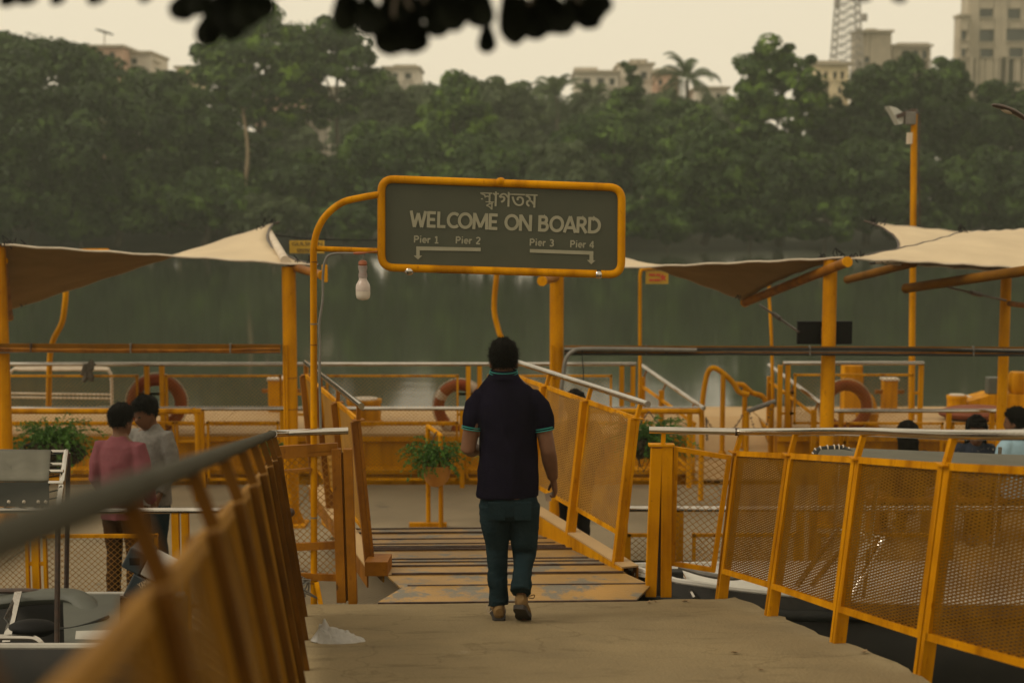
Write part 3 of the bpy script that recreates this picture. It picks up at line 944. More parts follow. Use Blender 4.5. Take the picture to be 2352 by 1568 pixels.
# yellow pontoon with tan deck behind it
PY0, PY1, PZ = 16.95, 19.15, 0.53
po = thing('yellow_pontoon', 'long yellow steel pontoon with tan deck behind the landing deck', 'pontoon', (0, 18, -0.5))
hull = MB()
rx0, rx1 = onz(1590, 1000, PZ).x, onz(1792, 1000, PZ).x        # boarding slope cut into the deck
for xa, xb in ((-9.5, rx0), (rx1, 9.5)):
    hull.prism([(xa, PY0, -0.45), (xa, PY0, 0.02), (xa, PY0 - 0.10, 0.05), (xa, PY0 - .10, 0.10), (xa, PY0, 0.13), (xa, PY0 + 0.02, 0.42), (xa, PY0 - .05, 0.44), (xa, PY0 - .05, 0.50), (xa, PY1, 0.50), (xa, PY1, -0.45)], (xb - xa, 0, 0))
hull.prism([(rx0, PY0 - .3, -.45), (rx0, PY0 - .3, -.02), (rx0, PY0 + 1.3, 0.49), (rx0, PY1, .49), (rx0, PY1, -.45)], (rx1 - rx0, 0, 0))
hull.build('hull', YEL2, po)
n_pl = 7
for xa, xb in ((-9.5, rx0), (rx1, 9.5)):
    k = max(2, int((xb - xa) / 1.8))
    for i in range(k):
        a, b = xa + (xb - xa) * i / k, xa + (xb - xa) * (i + 1) / k
        MB().box(((a + b) / 2, (PY0 + PY1) / 2 - .02, PZ - 0.012), b - a - 0.008, PY1 - PY0 + .04, 0.03).build('deck_plate', TAN, po)
MB().prism([(rx0 + .02, PY0 - .38, 0.03), (rx0 + .02, PY0 + 1.28, PZ - 0.01), (rx0 + .02, PY0 + 1.28, PZ + 0.012), (rx0 + .02, PY0 - .38, 0.05)], (rx1 - rx0 - .04, 0, 0)).build('boarding_slope', TAN, po)
MB().prism([(rx0 + .02, PY0 + 1.29, PZ - 0.02), (rx0 + .02, PY1, PZ - 0.02), (rx0 + .02, PY1, PZ + 0.002), (rx0 + .02, PY0 + 1.29, PZ + 0.002)], (rx1 - rx0 - .04, 0, 0)).build('deck_plate', TAN, po)
for x in np.arange(-9, 9.2, 1.2):
    if rx0 - .1 < x < rx1 + .1:
        continue
    MB().box((x, PY0 - 0.012, 0.275), 0.05, 0.05, 0.27).build('hull_stiffener', YEL2, po)

# ------------------------------------------------------------------ walkway fences
def fence_run(root, feet, tops, rails, stem_off=0.0, post_w=0.055, cell=(0.045, 0.0145), jit=0.002, frame=0.03, low=0.16, high=1.0, steel=True, mesh='exp', lowgap=None, rail_r=0.0235, meshmat=None, framemat=None, postmat=None, strand=0.0056, post_back=0.0, caps=True):
    """feet/tops: bottom and top point of every post; rails: handrail point above every post"""
    framemat = framemat or YEL
    n = len(feet)
    for i in range(n):
        f_, t_ = Vector(feet[i]), Vector(tops[i])
        nx_ = (feet[min(i + 1, n - 1)] - feet[max(i - 1, 0)]).normalized()
        side = nx_
        up_ = (t_ - f_).normalized()
        out = nx_.cross(up_).normalized()
        f_ -= out * post_back
        t_ -= out * post_back
        pm = MB()
        for s in (-1, 1):
            pm.bar(f_ + side * (s * post_w * 0.30) - up_ * .03, t_ + side * (s * post_w * 0.30), post_w * 0.42, 0.022, up=out)
        pm.bar(f_ - out * 0.034 - up_ * .03, t_ - out * 0.034, post_w * 0.8, 0.044, up=out)
        if caps:
            pm.bar(t_ + up_ * 0.004, t_ + up_ * 0.012, post_w * 1.3, 0.08, up=out)
        pm.build('post', postmat or YEL, root)
        MB().bar(t_ + up_ * .01, rails[i] - up_ * 0.02 - out * post_back * .4, 0.028, 0.028, up=out).build('rail_stem', postmat or YEL, root)
    for i in range(n - 1):
        a, b, c, d_ = feet[i], feet[i + 1], tops[i + 1], tops[i]
        t = (b - a).normalized()
        g_ = post_w * 0.56
        p00 = a.lerp(d_, low) + t * g_
        p10 = b.lerp(c, low) - t * g_
        p11 = b.lerp(c, high) - t * g_ * 1.0
        p01 = a.lerp(d_, high) + t * g_
        nn = t.cross((p01 - p00).normalized()).normalized()
        fr = MB()
        fr.bar(p00, p10, 0.022, frame, up=(p01 - p00)).bar(p01, p11, 0.022, frame, up=(p01 - p00))
        fr.bar(p00, p01, 0.022, frame, up=t, ext=frame / 2).bar(p10, p11, 0.022, frame, up=t, ext=frame / 2)
        fr.build('panel_frame', framemat, root)
        back = nn * -0.006
        if mesh == 'exp':
            lattice_obj('mesh_panel', (p00 + back, p10 + back, p11 + back, p01 + back), cell[0], cell[1], strand, meshmat or YMESH, root, tilt=0.55, jit=jit)
        else:
            lattice_obj('mesh_panel', (p00 + back, p10 + back, p11 + back, p01 + back), cell[0], cell[1], strand, meshmat or YWIRE, root, wire=True, jit=jit)

# right-hand fence
feet_px = [(1650, 1372), (1763, 1413), (1915, 1475), (2110, 1548)]
tops_px = [(1690, 1041), (1814, 1047), (1968, 1056), (2172, 1071)]
feet = [gnd(*p) for p in feet_px]
tops = [at(*tops_px[i], feet[i].y) for i in range(4)]
dl = feet[3] - feet[2]
feet.append(Vector((feet[3].x + 0.24, feet[3].y - 1.0, walk_z(feet[3].y - 1.0))))
tops.append(tops[3] + (feet[4] - feet[3]))
feet.append(Vector((feet[4].x + 0.28, feet[4].y - 1.0, walk_z(feet[4].y - 1.0))))
tops.append(tops[4] + (feet[5] - feet[4]))
rail_py = [990, 991, 993, 998]
rail_px = [1703, 1828, 1984, 2190]
rails = [at(rail_px[i], rail_py[i], feet[i].y) for i in range(4)]
rails += [rails[3] + (feet[4] - feet[3]), rails[3] + (feet[5] - feet[3])]
fr_ = thing('walkway_fence', 'yellow expanded metal fence with steel handrail along the right walkway edge', 'fence', tuple(feet[2]))
fence_run(fr_, feet, tops, rails, cell=(0.064, 0.0158), low=0.19, post_w=0.066, frame=0.034, jit=0.003, strand=0.0094)
hr = MB()
r0 = at(1690, 991, feet[0].y + .04)
hr.tube(curve_pts([r0] + [r + Vector((0, 0, .004 * (i % 2))) for i, r in enumerate(rails[1:])], 6), 0.0235, 14)
hr.build('handrail', STEEL, fr_, smooth=True)

# small gate panel at the walkway end, right
gp = thing('chain_link_gate', 'yellow chain link gate panel at the right end of the gangway', 'gate', tuple(gnd(1510, 1368)))
gY = gnd(1510, 1370).y
for (xa, xb, ya, yb) in ((1494, 1508, 1368, 1027), (1529, 1532, 1369, 1024)):
    f_, t_ = at(xa, ya, gY), at(xb, yb, gY)
    MB().bar(f_, t_, 0.074, 0.06, up=Vector((0, 1, 0))).build('gate_post', YEL, gp, bevel=0.004)
MB().bar(at(1512, 1366, gY + .03), at(1521, 1030, gY + .03), 0.02, 0.03, up=Vector((0, 1, 0))).build('gap_plate', DARKST, gp)
MB().box(at(1519, 1021, gY), 0.17, 0.08, 0.014).build('cap_plate', YEL, gp)
MB().bar(at(1523, 1018, gY), at(1524, 994, gY), 0.028, 0.028, up=Vector((0, 1, 0))).build('rail_stem', YEL, gp)
c00, c10, c11, c01 = at(1545, 1293, gY - .0), at(1638, 1308, feet[0].y + .0), at(1675, 1050, feet[0].y + .0), at(1552, 1030, gY)
fm = MB()
for a, b in ((c00, c10), (c10, c11), (c11, c01), (c01, c00)):
    fm.bar(a, b, 0.03, 0.03, up=Vector((0, 1, 0)), ext=.012)
fm.build('panel_frame', YEL, gp)
lattice_obj('chain_link', (c00, c10, c11, c01), 0.05, 0.044, 0.0042, YWIRE, gp, wire=True)
MB().tube([at(1491, 987, gY), at(1690, 991, feet[0].y)], 0.0235, 14).build('handrail', STEEL, gp, smooth=True)
MB().tube([at(1688, 991, feet[0].y), at(1698, 991, feet[0].y)], 0.027, 12).build('rail_joint', DARKST, gp, smooth=True)

WORNRAIL = mat('worn_handrail', (0.060, 0.055, 0.038), 0.75, (0.040, 0.036, 0.022), 3, spec=0.12)
YDARK = mat('post_shade_paint', (0.13, 0.052, 0.004), 0.7, (0.07, 0.028, 0.003), 4, spec=0.1)  # left fence posts and stems: their shaded faces put into the colour
# left-hand fence, running from the camera down to the gate
lf = thing('walkway_fence', 'yellow expanded metal fence with worn handrail along the left walkway edge', 'fence', (XF(6), 6, walk_z(6)))
ds = [0.84 + 0.94 * i for i in range(9)]
lfeet = [Vector((XF(d), d, walk_z(d))) for d in ds]
lr = [Vector((XR(d), d, ZR(d))) for d in ds]
ltops = [lfeet[i].lerp(lr[i], 0.875) for i in range(9)]
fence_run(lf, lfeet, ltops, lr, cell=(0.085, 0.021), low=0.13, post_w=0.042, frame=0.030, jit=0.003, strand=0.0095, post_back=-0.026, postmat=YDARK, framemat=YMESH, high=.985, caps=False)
lastd = 8.72
MB().tube([Vector((XR(0.55), 0.55, ZR(.55))), Vector((XR(4), 4, ZR(4))), Vector((XR(lastd), lastd, ZR(lastd)))], 0.021, 14).build('handrail', WORNRAIL, lf, smooth=True)

# left gate beside the sign post
gl = thing('chain_link_gate', 'yellow gate frame with double posts at the left end of the gangway', 'gate', tuple(gnd(790, 1384)))
gY2 = 9.28
YV = Vector((0, 1, 0))
for (xa, ya, xb, yb, w_) in ((785, 1382, 773, 1030, 0.062), (811, 1385, 799, 1030, 0.058)):
    MB().bar(at(xa, ya, gY2 - .02), at(xb, yb, gY2 - .02), w_, 0.05, up=YV).build('gate_post', YRUST, gl, bevel=0.003)
MB().bar(at(798, 1378, gY2 + .03), at(787, 1038, gY2 + .03), 0.03, 0.02, up=YV).build('gap_plate', YMESH, gl)
for (xa, ya, xb, yb, h_) in ((630, 1034, 776, 1026, 0.055), (634, 1049, 772, 1038, 0.03), (644, 1083, 716, 1077, 0.02), (660, 1256, 790, 1250, 0.05), (664, 1322, 790, 1326, 0.045)):
    MB().bar(at(xa, ya, gY2), at(xb, yb, gY2), 0.03, h_, up=ZV).build('cross_bar', YRUST, gl)
MB().bar(at(664, 1345, gY2), at(640, 1040, gY2), 0.05, 0.03, up=YV).build('side_bar', YRUST, gl)
lattice_obj('chain_link', (at(664, 1322, gY2 + .012), at(776, 1322, gY2 + .012), at(766, 1040, gY2 + .012), at(643, 1050, gY2 + .012)), 0.05, 0.044, 0.0044, YWIRE, gl, wire=True, jit=0.004)
MB().tube([Vector((XR(8.7), 8.7, ZR(8.7))), at(622, 996, 8.85), at(660, 994, 9.2), at(800, 989, gY2 - .04)], 0.0235, 14).build('handrail', STEEL, gl, smooth=True)
MB().sphere(at(667, 1176, gY2 - .05), 0.03, 0.03, 0.03, 10, 8).build('lock_knob', DARKST, gl, smooth=True)
MB().bar(at(727, 1336, gY2 - .06), at(737, 1388, gY2 - .12), 0.03, 0.01, up=YV).build('brace_strip', YEL, gl)
# tangle of old rope at the gate foot
rp = MB()
for k in range(7):
    c = gnd(675 + random.uniform(-6, 26), 1372 + random.uniform(-8, 8))
    pts = [c + Vector((random.uniform(-.1, .12), random.uniform(-.06, .06), random.uniform(0.0, .16))) for _ in range(6)]
    rp.tube(curve_pts(pts, 5), 0.005, 5)
tag(rp.build('rope_tangle', CABLE, smooth=True), 'tangle of grey wire and rope at the foot of the left gate', 'rope')

# ------------------------------------------------------------------ gangway
gw = thing('gangway', 'yellow steel gangway with ribbed tread plates and mesh sided railings', 'gangway', (-0.2, 11, 0.0))
def FZ(y):
    return 0.70 - 0.085 * (y - 10.12)
def FL(y):
    return -0.945 - 0.275 * (y - 10.0)
def FRt(y):
    return 0.715 - 0.315 * (y - 10.0)
def floor_hit(py):
    r = ray(1050, py)
    t = (0.70 + 0.085 * 10.12 - CZ) / (r.z + 0.085 * r.y)
    return (Vector((0, 0, CZ)) + r * t).y
rows = [1347, 1319, 1301, 1286, 1264, 1257, 1240, 1225, 1216]
Ys = [floor_hit(p) for p in rows]
for i in range(len(Ys) - 1):
    a, b = Ys[i], Ys[i + 1]
    sk = 0.05
    p = [(FL(a), a, FZ(a)), (FRt(a), a + sk, FZ(a)), (FRt(b), b + sk - .006, FZ(b)), (FL(b), b - .006, FZ(b))]
    p = [Vector(q) + Vector((0, 0, 0.004 * ((i * 7) % 3 - 1))) for q in p]
    MB().prism(p, (0, 0, -0.012)).build('tread_plate', YWORN, gw)
for i, y in enumerate([Ys[0] + .004] + Ys[1:] + [floor_hit(1293), floor_hit(1260), floor_hit(1251)]):
    e = 0.0 if i > 2 else (0.05 if i == 0 else 0.0)
    MB().bar((FL(y) + e + (0.03 * (i % 3)), y, FZ(y) + 0.007), (FRt(y) - 0.015 * (i % 4), y + 0.05, FZ(y) + 0.007), 0.010, 0.012).build('rung', RUNG, gw)
# hinge flap on the concrete
fl0, fl1 = gnd(868, 1386), gnd(1462, 1380)
q0, q1 = Vector((FL(Ys[0]) + .03, Ys[0], FZ(Ys[0]))), Vector((FRt(Ys[0]) - .005, Ys[0] + .05, FZ(Ys[0])))
MB().prism([fl0 + Vector((0, 0, .012)), fl1 + Vector((0, 0, .012)), q1 + Vector((0, 0, .006)), q0 + Vector((0, 0, .006))], (0, 0, -.012)).build('hinge_flap', YWORN, gw)
MB().bar(fl0 + Vector((0, -.005, .006)), fl1 + Vector((0, -.005, .006)), 0.010, 0.012).build('flap_edge', RUNG, gw)
# end flap down to the landing deck
ye = Ys[-1]
MB().prism([(FL(ye), ye, FZ(ye) - .005), (FRt(ye), ye + .05, FZ(ye) - .005), (FRt(ye) - .35, 13.75, 0.03), (FL(ye) - .35, 13.7, 0.03)], (0, 0, -.014)).build('landing_flap', YWORN, gw)

def gang_side(sgn):
    BX = (lambda y: FRt(y) + 0.005) if sgn > 0 else (lambda y: FL(y) - 0.005)
    BZ = lambda y: 0.765 - 0.012 * (y - 9.9)
    y0, y1 = 9.82, 12.9
    a, b = Vector((BX(y0), y0, BZ(y0))), Vector((BX(y1), y1, BZ(y1)))
    t = (b - a).normalized()
    out = Vector((t.y, -t.x, 0)).normalized() * sgn
    # channel: top flange, inner web down past the floor, lower lip
    MB().prism([a, b, b + out * 0.125, a + out * 0.125], (0, 0, -0.012)).build('side_beam', TAN, gw)
    web = [a + Vector((0, 0, -.013)), b + Vector((0, 0, -.013)), Vector((b.x, b.y, FZ(b.y) - .10)), Vector((a.x, a.y, FZ(a.y) - .07))]
    MB().prism(web, out * 0.012).build('beam_web', YEL2, gw)
    MB().prism([a + out * .125 + Vector((0, 0, -.013)), b + out * .125 + Vector((0, 0, -.013)), b + out * .125 + Vector((0, 0, -.14)), a + out * .125 + Vector((0, 0, -.14))], -out * 0.012).build('beam_web', YRUST, gw)
    ys_ = [9.98, 10.93, 11.88, 12.83]
    fe, to, ra = [], [], []
    for i, y in enumerate(ys_):
        f_ = Vector((BX(y), y, BZ(y))) + out * 0.055
        lean = 0.115 if sgn > 0 else 0.09
        if sgn < 0:
            lean = 0.09
        k = 1.02
        t_ = f_ + Vector((0, 0, 1.0 * k)) + out * lean
        r_ = f_ + Vector((0, 0, 1.12 * k)) + out * (lean + 0.03 * (1 if sgn > 0 else 0))
        fe.append(f_); to.append(t_); ra.append(r_)
    fence_run(gw, fe, to, ra, cell=(0.072, 0.020), low=0.18, post_w=0.065, frame=0.034, jit=0.004, strand=0.0100, postmat=YEL if sgn > 0 else YRUST, framemat=YEL2 if sgn > 0 else YEL)
    MB().tube([ra[0] + (ra[0] - ra[1]) * 0.13, ra[1], ra[2], ra[3]], 0.0235, 14).build('handrail', STEEL, gw, smooth=True)
gang_side(1)
gang_side(-1)
# open channel end of the left beam resting on the concrete
cA = Vector((FL(9.75) - .15, 9.70, FZ(9.75)))
MB().prism([cA, cA + Vector((.16, 0, 0)), cA + Vector((.16, .35, -.03)), cA + Vector((0, .35, -.03))], (0, 0, 0.10)).build('beam_end', YRUST, gw)

# ------------------------------------------------------------------ welcome sign
SY = 9.3
sg = thing('welcome_sign', 'grey welcome sign board in a rounded yellow pipe frame on a bent post', 'sign', tuple(gnd(721, 1388)))
PR = 0.0225
post = curve_pts([at(721, 1390, SY), at(721, 1000, SY), at(720, 620, SY)], 4) + curve_pts([at(720, 575, SY), at(727, 535, SY), at(748, 496, SY), at(785, 466, SY), at(825, 455, SY), at(870, 447, SY)], 6)
MB().tube(post, PR, 16).build('post', YEL, sg, smooth=True)
MB().tube([at(728, 571, SY), at(868, 576, SY)], PR * 0.8, 14).build('brace_pipe', YEL, sg, smooth=True)
for yy in (600, 742, 790, 1186, 1336):
    MB().tube([at(721, yy, SY), at(721, yy + 3, SY)], PR * 1.08, 14).build('post_band', CABLE if yy in (742, 1186) else YRUST, sg, smooth=True)
def rounded(c, rad, n=7):
    out_ = []
    m = len(c)
    for i in range(m):
        p, q, r_ = Vector(c[i - 1]), Vector(c[i]), Vector(c[(i + 1) % m])
        a, b = q + (p - q).normalized() * rad, q + (r_ - q).normalized() * rad
        for k in range(n + 1):
            t = k / n
            out_.append((1 - t) ** 2 * a + 2 * t * (1 - t) * q + t * t * b)
    return out_
cor = [(876, 411), (1428, 431), (1427, 631), (876, 614)]
cor3 = [at(x, y, SY) for x, y in cor]
fr_pts = rounded(cor3, 0.085)
MB().tube(fr_pts + [fr_pts[0], fr_pts[1]], 0.0262, 14, caps=False).build('frame', YEL, sg, smooth=True)
EX = (cor3[1] - cor3[0]).normalized()
EZ = Vector((-EX.z, 0, EX.x)).normalized()
inner = rounded([at(x, y, SY) for x, y in ((880, 415), (1424, 434), (1423, 627), (880, 610))], 0.075)
MB().prism([p + Vector((0, 0.008, 0)) for p in inner], (0, 0.012, 0)).build('board', BOARD, sg)
for (x, y) in ((940, 622), (1375, 630), (1150, 418)):
    MB().sphere(at(x, y, SY), 0.034, 0.034, 0.03, 10, 6).build('clamp', STEEL if x != 1150 else YEL, sg, smooth=True)

def text_mb(s, size, bold=0.0, space=1.0):
    cu = bpy.data.curves.new('t', 'FONT')
    cu.body = s
    cu.size = size
    cu.offset = bold
    cu.space_character = space
    cu.extrude = 0.0
    cu.resolution_u = 3
    o = bpy.data.objects.new('t', cu)
    col.objects.link(o)
    bpy.context.view_layer.update()
    dg = bpy.context.evaluated_depsgraph_get()
    me = bpy.data.meshes.new_from_object(o.evaluated_get(dg))
    vs = [v.co.copy() for v in me.vertices]
    fs = [tuple(p.vertices) for p in me.polygons]
    bpy.data.objects.remove(o)
    bpy.data.meshes.remove(me)
    return vs, fs

def put_text(s, px0, px1, base_py0, cap_px, parent, m, name='lettering', d=SY, ex=None, ez=None, off=-0.006, bold=0.0):
    """text fitted between picture columns px0..px1 with its baseline starting at row base_py0"""
    ex, ez = ex or EX, ez or EZ
    vs, fs = text_mb(s, 1.0, 0.0)
    if not vs:
        return
    xs_ = [v.x for v in vs]
    ys_ = [v.y for v in vs]
    o = at(px0, base_py0, d)
    sx = ((px1 - px0) / F * d) / (max(xs_) - min(xs_))
    sz = (cap_px / F * d) / 0.73
    mb = MB()
    for k_ in ((-1, 0, 1) if bold else (0,)):
        mb.add([o + ex * ((v.x - min(xs_) + k_ * bold) * sx) + ez * (v.y * sz) + Vector((0, off - .0006 * (k_ + 1), 0)) for v in vs], fs)
    mb.build(name, m, parent)
off_board = 0.002
def arcp(cx, cy, rx, ry, a0, a1, n=14):
    return [(cx + rx * math.cos(R(a0 + (a1 - a0) * i / n)), cy + ry * math.sin(R(a0 + (a1 - a0) * i / n))) for i in range(n + 1)]
GL = {   # plain sans letters: advance, centre lines of the strokes (cap height 1)
    'W': (1.02, [[(.06, 1), (.28, .0)], [(.28, .0), (.5, .86)], [(.5, .86), (.72, .0)], [(.72, .0), (.94, 1)]]),
    'E': (.62, [[(.1, 0), (.1, 1)], [(.1, .915), (.54, .915)], [(.1, .5), (.5, .5)], [(.1, .085), (.54, .085)]]),
    'L': (.58, [[(.1, 0), (.1, 1)], [(.1, .085), (.52, .085)]]),
    'C': (.70, [arcp(.46, .5, .36, .42, 48, 312)]),
    'O': (.86, [arcp(.43, .5, .36, .42, 0, 360, 22)]),
    'M': (.98, [[(.1, 0), (.13, 1)], [(.13, .96), (.49, .12)], [(.49, .12), (.85, .96)], [(.85, 1), (.88, 0)]]),
    'N': (.80, [[(.1, 0), (.1, 1)], [(.1, .97), (.7, .03)], [(.7, 0), (.7, 1)]]),
    'B': (.70, [[(.1, 0), (.1, 1)], [(.1, .915), (.34, .915)] + arcp(.34, .72, .17, .195, 90, -90) + [(.1, .525)], [(.1, .525), (.37, .525)] + arcp(.37, .305, .2, .22, 90, -90) + [(.1, .085)]]),
    'A': (.76, [[(.04, 0), (.38, 1)], [(.38, 1), (.72, 0)], [(.17, .3), (.59, .3)]]),
    'R': (.70, [[(.1, 0), (.1, 1)], [(.1, .915), (.34, .915)] + arcp(.34, .695, .19, .22, 90, -90) + [(.1, .475)], [(.32, .475), (.62, 0)]]),
    'D': (.80, [[(.1, 0), (.1, 1)], [(.1, .915), (.3, .915)] + arcp(.3, .5, .4, .415, 90, -90) + [(.1, .085)]]),
    'P': (.64, [[(.1, 0), (.1, 1)], [(.1, .92), (.32, .92)] + arcp(.32, .69, .2, .23, 90, -90) + [(.1, .46)]]),
    'i': (.26, [[(.13, 0), (.13, .70)], [(.13, .86), (.13, 1.0)]]),
    'e': (.60, [[(.12, .36), (.5, .36)] + arcp(.31, .35, .2, .29, 0, 310, 16)]),
    'r': (.40, [[(.1, 0), (.1, .70)], [(.1, .42), (.18, .6), (.36, .64)]]),
    '1': (.56, [[(.3, 0), (.3, 1)], [(.3, .97), (.12, .8)], [(.1, .06), (.5, .06)]]),
    '2': (.60, [arcp(.29, .73, .2, .22, 160, -35, 12) + [(.1, .08)], [(.08, .07), (.52, .07)]]),
    '3': (.60, [arcp(.26, .73, .2, .21, 140, -90, 12), arcp(.26, .28, .23, .23, 90, -140, 12)]),
    '4': (.62, [[(.42, 0), (.42, 1)], [(.42, .97), (.06, .3)], [(.06, .27), (.58, .27)]]),
    ' ': (.36, []),
}
def sans(s, px0, px1, base_py, cap_px, wt, parent, m, d=SY):
    adv = sum(GL[ch][0] for ch in s)
    sx = (px1 - px0) / F * d / adv
    sz = cap_px / F * d
    o = at(px0, base_py, d)
    x0 = 0
    lay = 0
    for ch in s:
        mb = MB()
        for ln in GL[ch][1]:
            P = [Vector(((x0 + x) * sx, 0, z * sz)) for x, z in ln]
            hw = wt * (sx + sz) / 4
            lay = (lay + 1) % 5
            W = []
            for i, q in enumerate(P):
                t0 = (P[i] - P[i - 1]).normalized() if i else (P[1] - P[0]).normalized()
                t1 = (P[i + 1] - P[i]).normalized() if i < len(P) - 1 else t0
                t = (t0 + t1).normalized()
                nn = Vector((-t.z, 0, t.x)) * (hw / max(.5, t.dot(t0)))
                W += [q + nn, q - nn]
            mb.add([o + EX * q.x + EZ * q.z + Vector((0, off_board - .0004 * lay, 0)) for q in W], [(2 * i, 2 * i + 1, 2 * i + 3, 2 * i + 2) for i in range(len(P) - 1)])
        if mb.v:
            mb.build('letter', m, parent)
        x0 += GL[ch][0]
sans('WELCOME ON BOARD', 941, 1379, 521, 37, .185, sg, LETTER)
sans('Pier 1', 950, 1008, 557, 16, .17, sg, LETTER)
sans('Pier 2', 1046, 1104, 559, 16, .17, sg, LETTER)
sans('Pier 3', 1216, 1273, 564, 16, .17, sg, LETTER)
sans('Pier 4', 1309, 1365, 568, 16, .17, sg, LETTER)
def flat_px(pts, parent, m, name, d=SY, y_off=off_board):
    MB().add([at(x, y, d) + Vector((0, y_off, 0)) for x, y in pts][::-1], [tuple(range(len(pts)))]).build(name, m, parent)
flat_px([(956, 566), (1104, 569), (1104, 577), (964, 575), (964, 587), (970, 587), (960, 596), (950, 587), (956, 587)], sg, LETTER, 'arrow_mark')
flat_px([(1217, 572), (1363, 577), (1363, 598), (1368, 598), (1358, 607), (1348, 597), (1354, 597), (1354, 585), (1217, 580)], sg, LETTER, 'arrow_mark')
# Bengali greeting, drawn stroke by stroke in board units (0..100 wide, 0..30 high, head line at 26)
def strokes(lines, ox, oy, s, w_, parent, m, name, d=SY, ex=None, ez=None, yoff=off_board):
    ex, ez = ex or EX, ez or EZ
    o = at(ox, oy, d)
    for ln in lines:
        mb = MB()
        pts = curve_pts([Vector((x, 0, z)) for x, z in ln], 5) if len(ln) > 2 else [Vector((x, 0, z)) for x, z in ln]
        W = []
        for i, p in enumerate(pts):
            t = (pts[min(i + 1, len(pts) - 1)] - pts[max(i - 1, 0)]).normalized()
            nn = Vector((-t.z, 0, t.x)) * w_ / 2
            W += [p + nn, p - nn]
        vs = [o + ex * (p.x * s) + ez * (p.z * s) + Vector((0, yoff, 0)) for p in W]
        mb.add(vs, [(2 * i, 2 * i + 1, 2 * i + 3, 2 * i + 2) for i in range(len(pts) - 1)])
        mb.build(name, m, parent)
# the joined first letter is set from two glyphs, the second one small under the first
parts_ = [(chr(0x9B8), 0.0, .17, .78, .78), (chr(0x9AC), .26, -.13, .62, .60), (chr(0x9BE) + chr(0x997) + chr(0x9A4) + chr(0x9AE), .60, .03, .92, 1.0)]
tot_w = 2.62
u_ = (127 / F * SY) / tot_w
o_b = at(1103, 474, SY)
for q_, (s_, ox, oy, kx, kz) in enumerate(parts_):
    vs, fs = text_mb(s_, 1.0)
    for kk in (-1, 1):
        MB().add([o_b + EX * ((ox + v.x * kx + .012 * kk) * u_) + EZ * ((oy + v.y * kz) * u_) + Vector((0, off_board - .0004 * (q_ * 2 + kk + 1), 0)) for v in vs], fs).build('letter', LETTER, sg)

# conduit up the post and hanging bulb
cd = MB().tube(curve_pts([at(737, 1000, SY - .03), at(734, 860, SY - .03), at(735, 800, SY - .03), at(733, 745, SY - .03), at(741, 690, SY - .02), at(742, 630, SY - .02), at(748, 596, SY - .02), at(765, 583, SY - .02), at(812, 582, SY - .02)], 6), 0.0085, 10).build('conduit_hose', CABLE, smooth=True)
tag(cd, 'grey flexible cable conduit tied along the sign post', 'cable')
wr = MB().tube(curve_pts([at(812, 582, SY - .03), at(835, 581, SY - .035), at(866, 577, SY - .035)], 5), [0.006 + 0.004 * math.sin(i * 0.6) for i in range(11)], 8).build('taped_wire', TAPE, smooth=True)
tag(wr, 'brown taped wire end bound to the brace pipe of the sign', 'wire')
lb = thing('hanging_bulb', 'white lamp bulb in a clear holder hanging under the sign arm', 'lamp', tuple(at(834, 688, SY)))
c = at(834, 688, SY)
px_m = SY / F
def H(py):
    return (688 - py) * px_m
MB().lathe([(0.002, H(690)), (0.030, H(688)), (0.043, H(684)), (0.0475, H(676)), (0.0475, H(668))], c, 20).build('diffuser', BULB, lb, smooth=True)
MB().lathe([(0.0478, H(667.5)), (0.0478, H(660)), (0.044, H(653)), (0.034, H(647)), (0.027, H(643)), (0.026, H(638))], c, 20).build('bulb_body', BULBC, lb, smooth=True)
MB().lathe([(0.028, H(637.6)), (0.029, H(630)), (0.024, H(624)), (0.030, H(616)), (0.031, H(611)), (0.026, H(610))], c, 16).build('holder', mat('clear_holder', (0.42, 0.37, 0.33), 0.3, (0.3, 0.2, 0.17), 25, trans=0.3), lb, smooth=True)
MB().lathe([(0.022, H(611)), (0.030, H(606)), (0.026, H(600)), (0.01, H(597))], c, 12).build('cap', TAPE, lb, smooth=True)
MB().tube([at(834, 598, SY), at(837, 582, SY - .01)], 0.003, 6).build('cord', CABLE, lb)

# ------------------------------------------------------------------ sail columns, cable beams, sails
CYL = 14.4
def column(label, px, top, dia=0.142, d=CYL, conduit=0):
    b = onz(px, 1217, 0.0)
    x = (px - CX) / F * d
    root = thing('sail_column', label, 'column', (x, d, 0))
    zt = at(px, top, d).z
    MB().tube([(x, d, 0), (x, d, zt)], dia / 2, 20).build('shaft', YEL, root, smooth=True)
    MB().box((x, d, 0.012), 0.3, 0.3, 0.024).build('base_plate', YEL, root)
    for s in (-1, 1):
        MB().prism([(x + s * dia / 2, d - .006, .024), (x + s * (dia / 2 + .06), d - .006, .024), (x + s * dia / 2, d - .006, .16)], (0, .012, 0)).build('gusset', YEL, root)
    for k in range(conduit):
        MB().tube([(x - .05 + .025 * k, d - dia / 2 - .012, 0.4), (x - .05 + .025 * k, d - dia / 2 - .012, at(px, 790, d).z)], 0.012, 8).build('conduit', YEL, root, smooth=True)
    for py in (868, 940):
        if conduit:
            z = at(px, py, d).z
            MB().tube([(x, d, z), (x, d, z + .012)], dia / 2 + .004, 18).build('clip_band', YRUST, root, smooth=True)
    return root
COL_A = column('thick yellow column carrying the left sail beside the sign post', 663, 612, conduit=2)
COL_B = column('thick yellow column behind the right half of the sign board', 1279, 600, conduit=1)
COL_C = column('thick yellow column in front of the black screen', 1907, 596)
COL_D = column('thick yellow column cut by the left picture edge', -4, 560, dia=0.16)
COL_E = column('slimmer yellow column near the right picture edge', 2312, 612, dia=0.115, d=16.0)

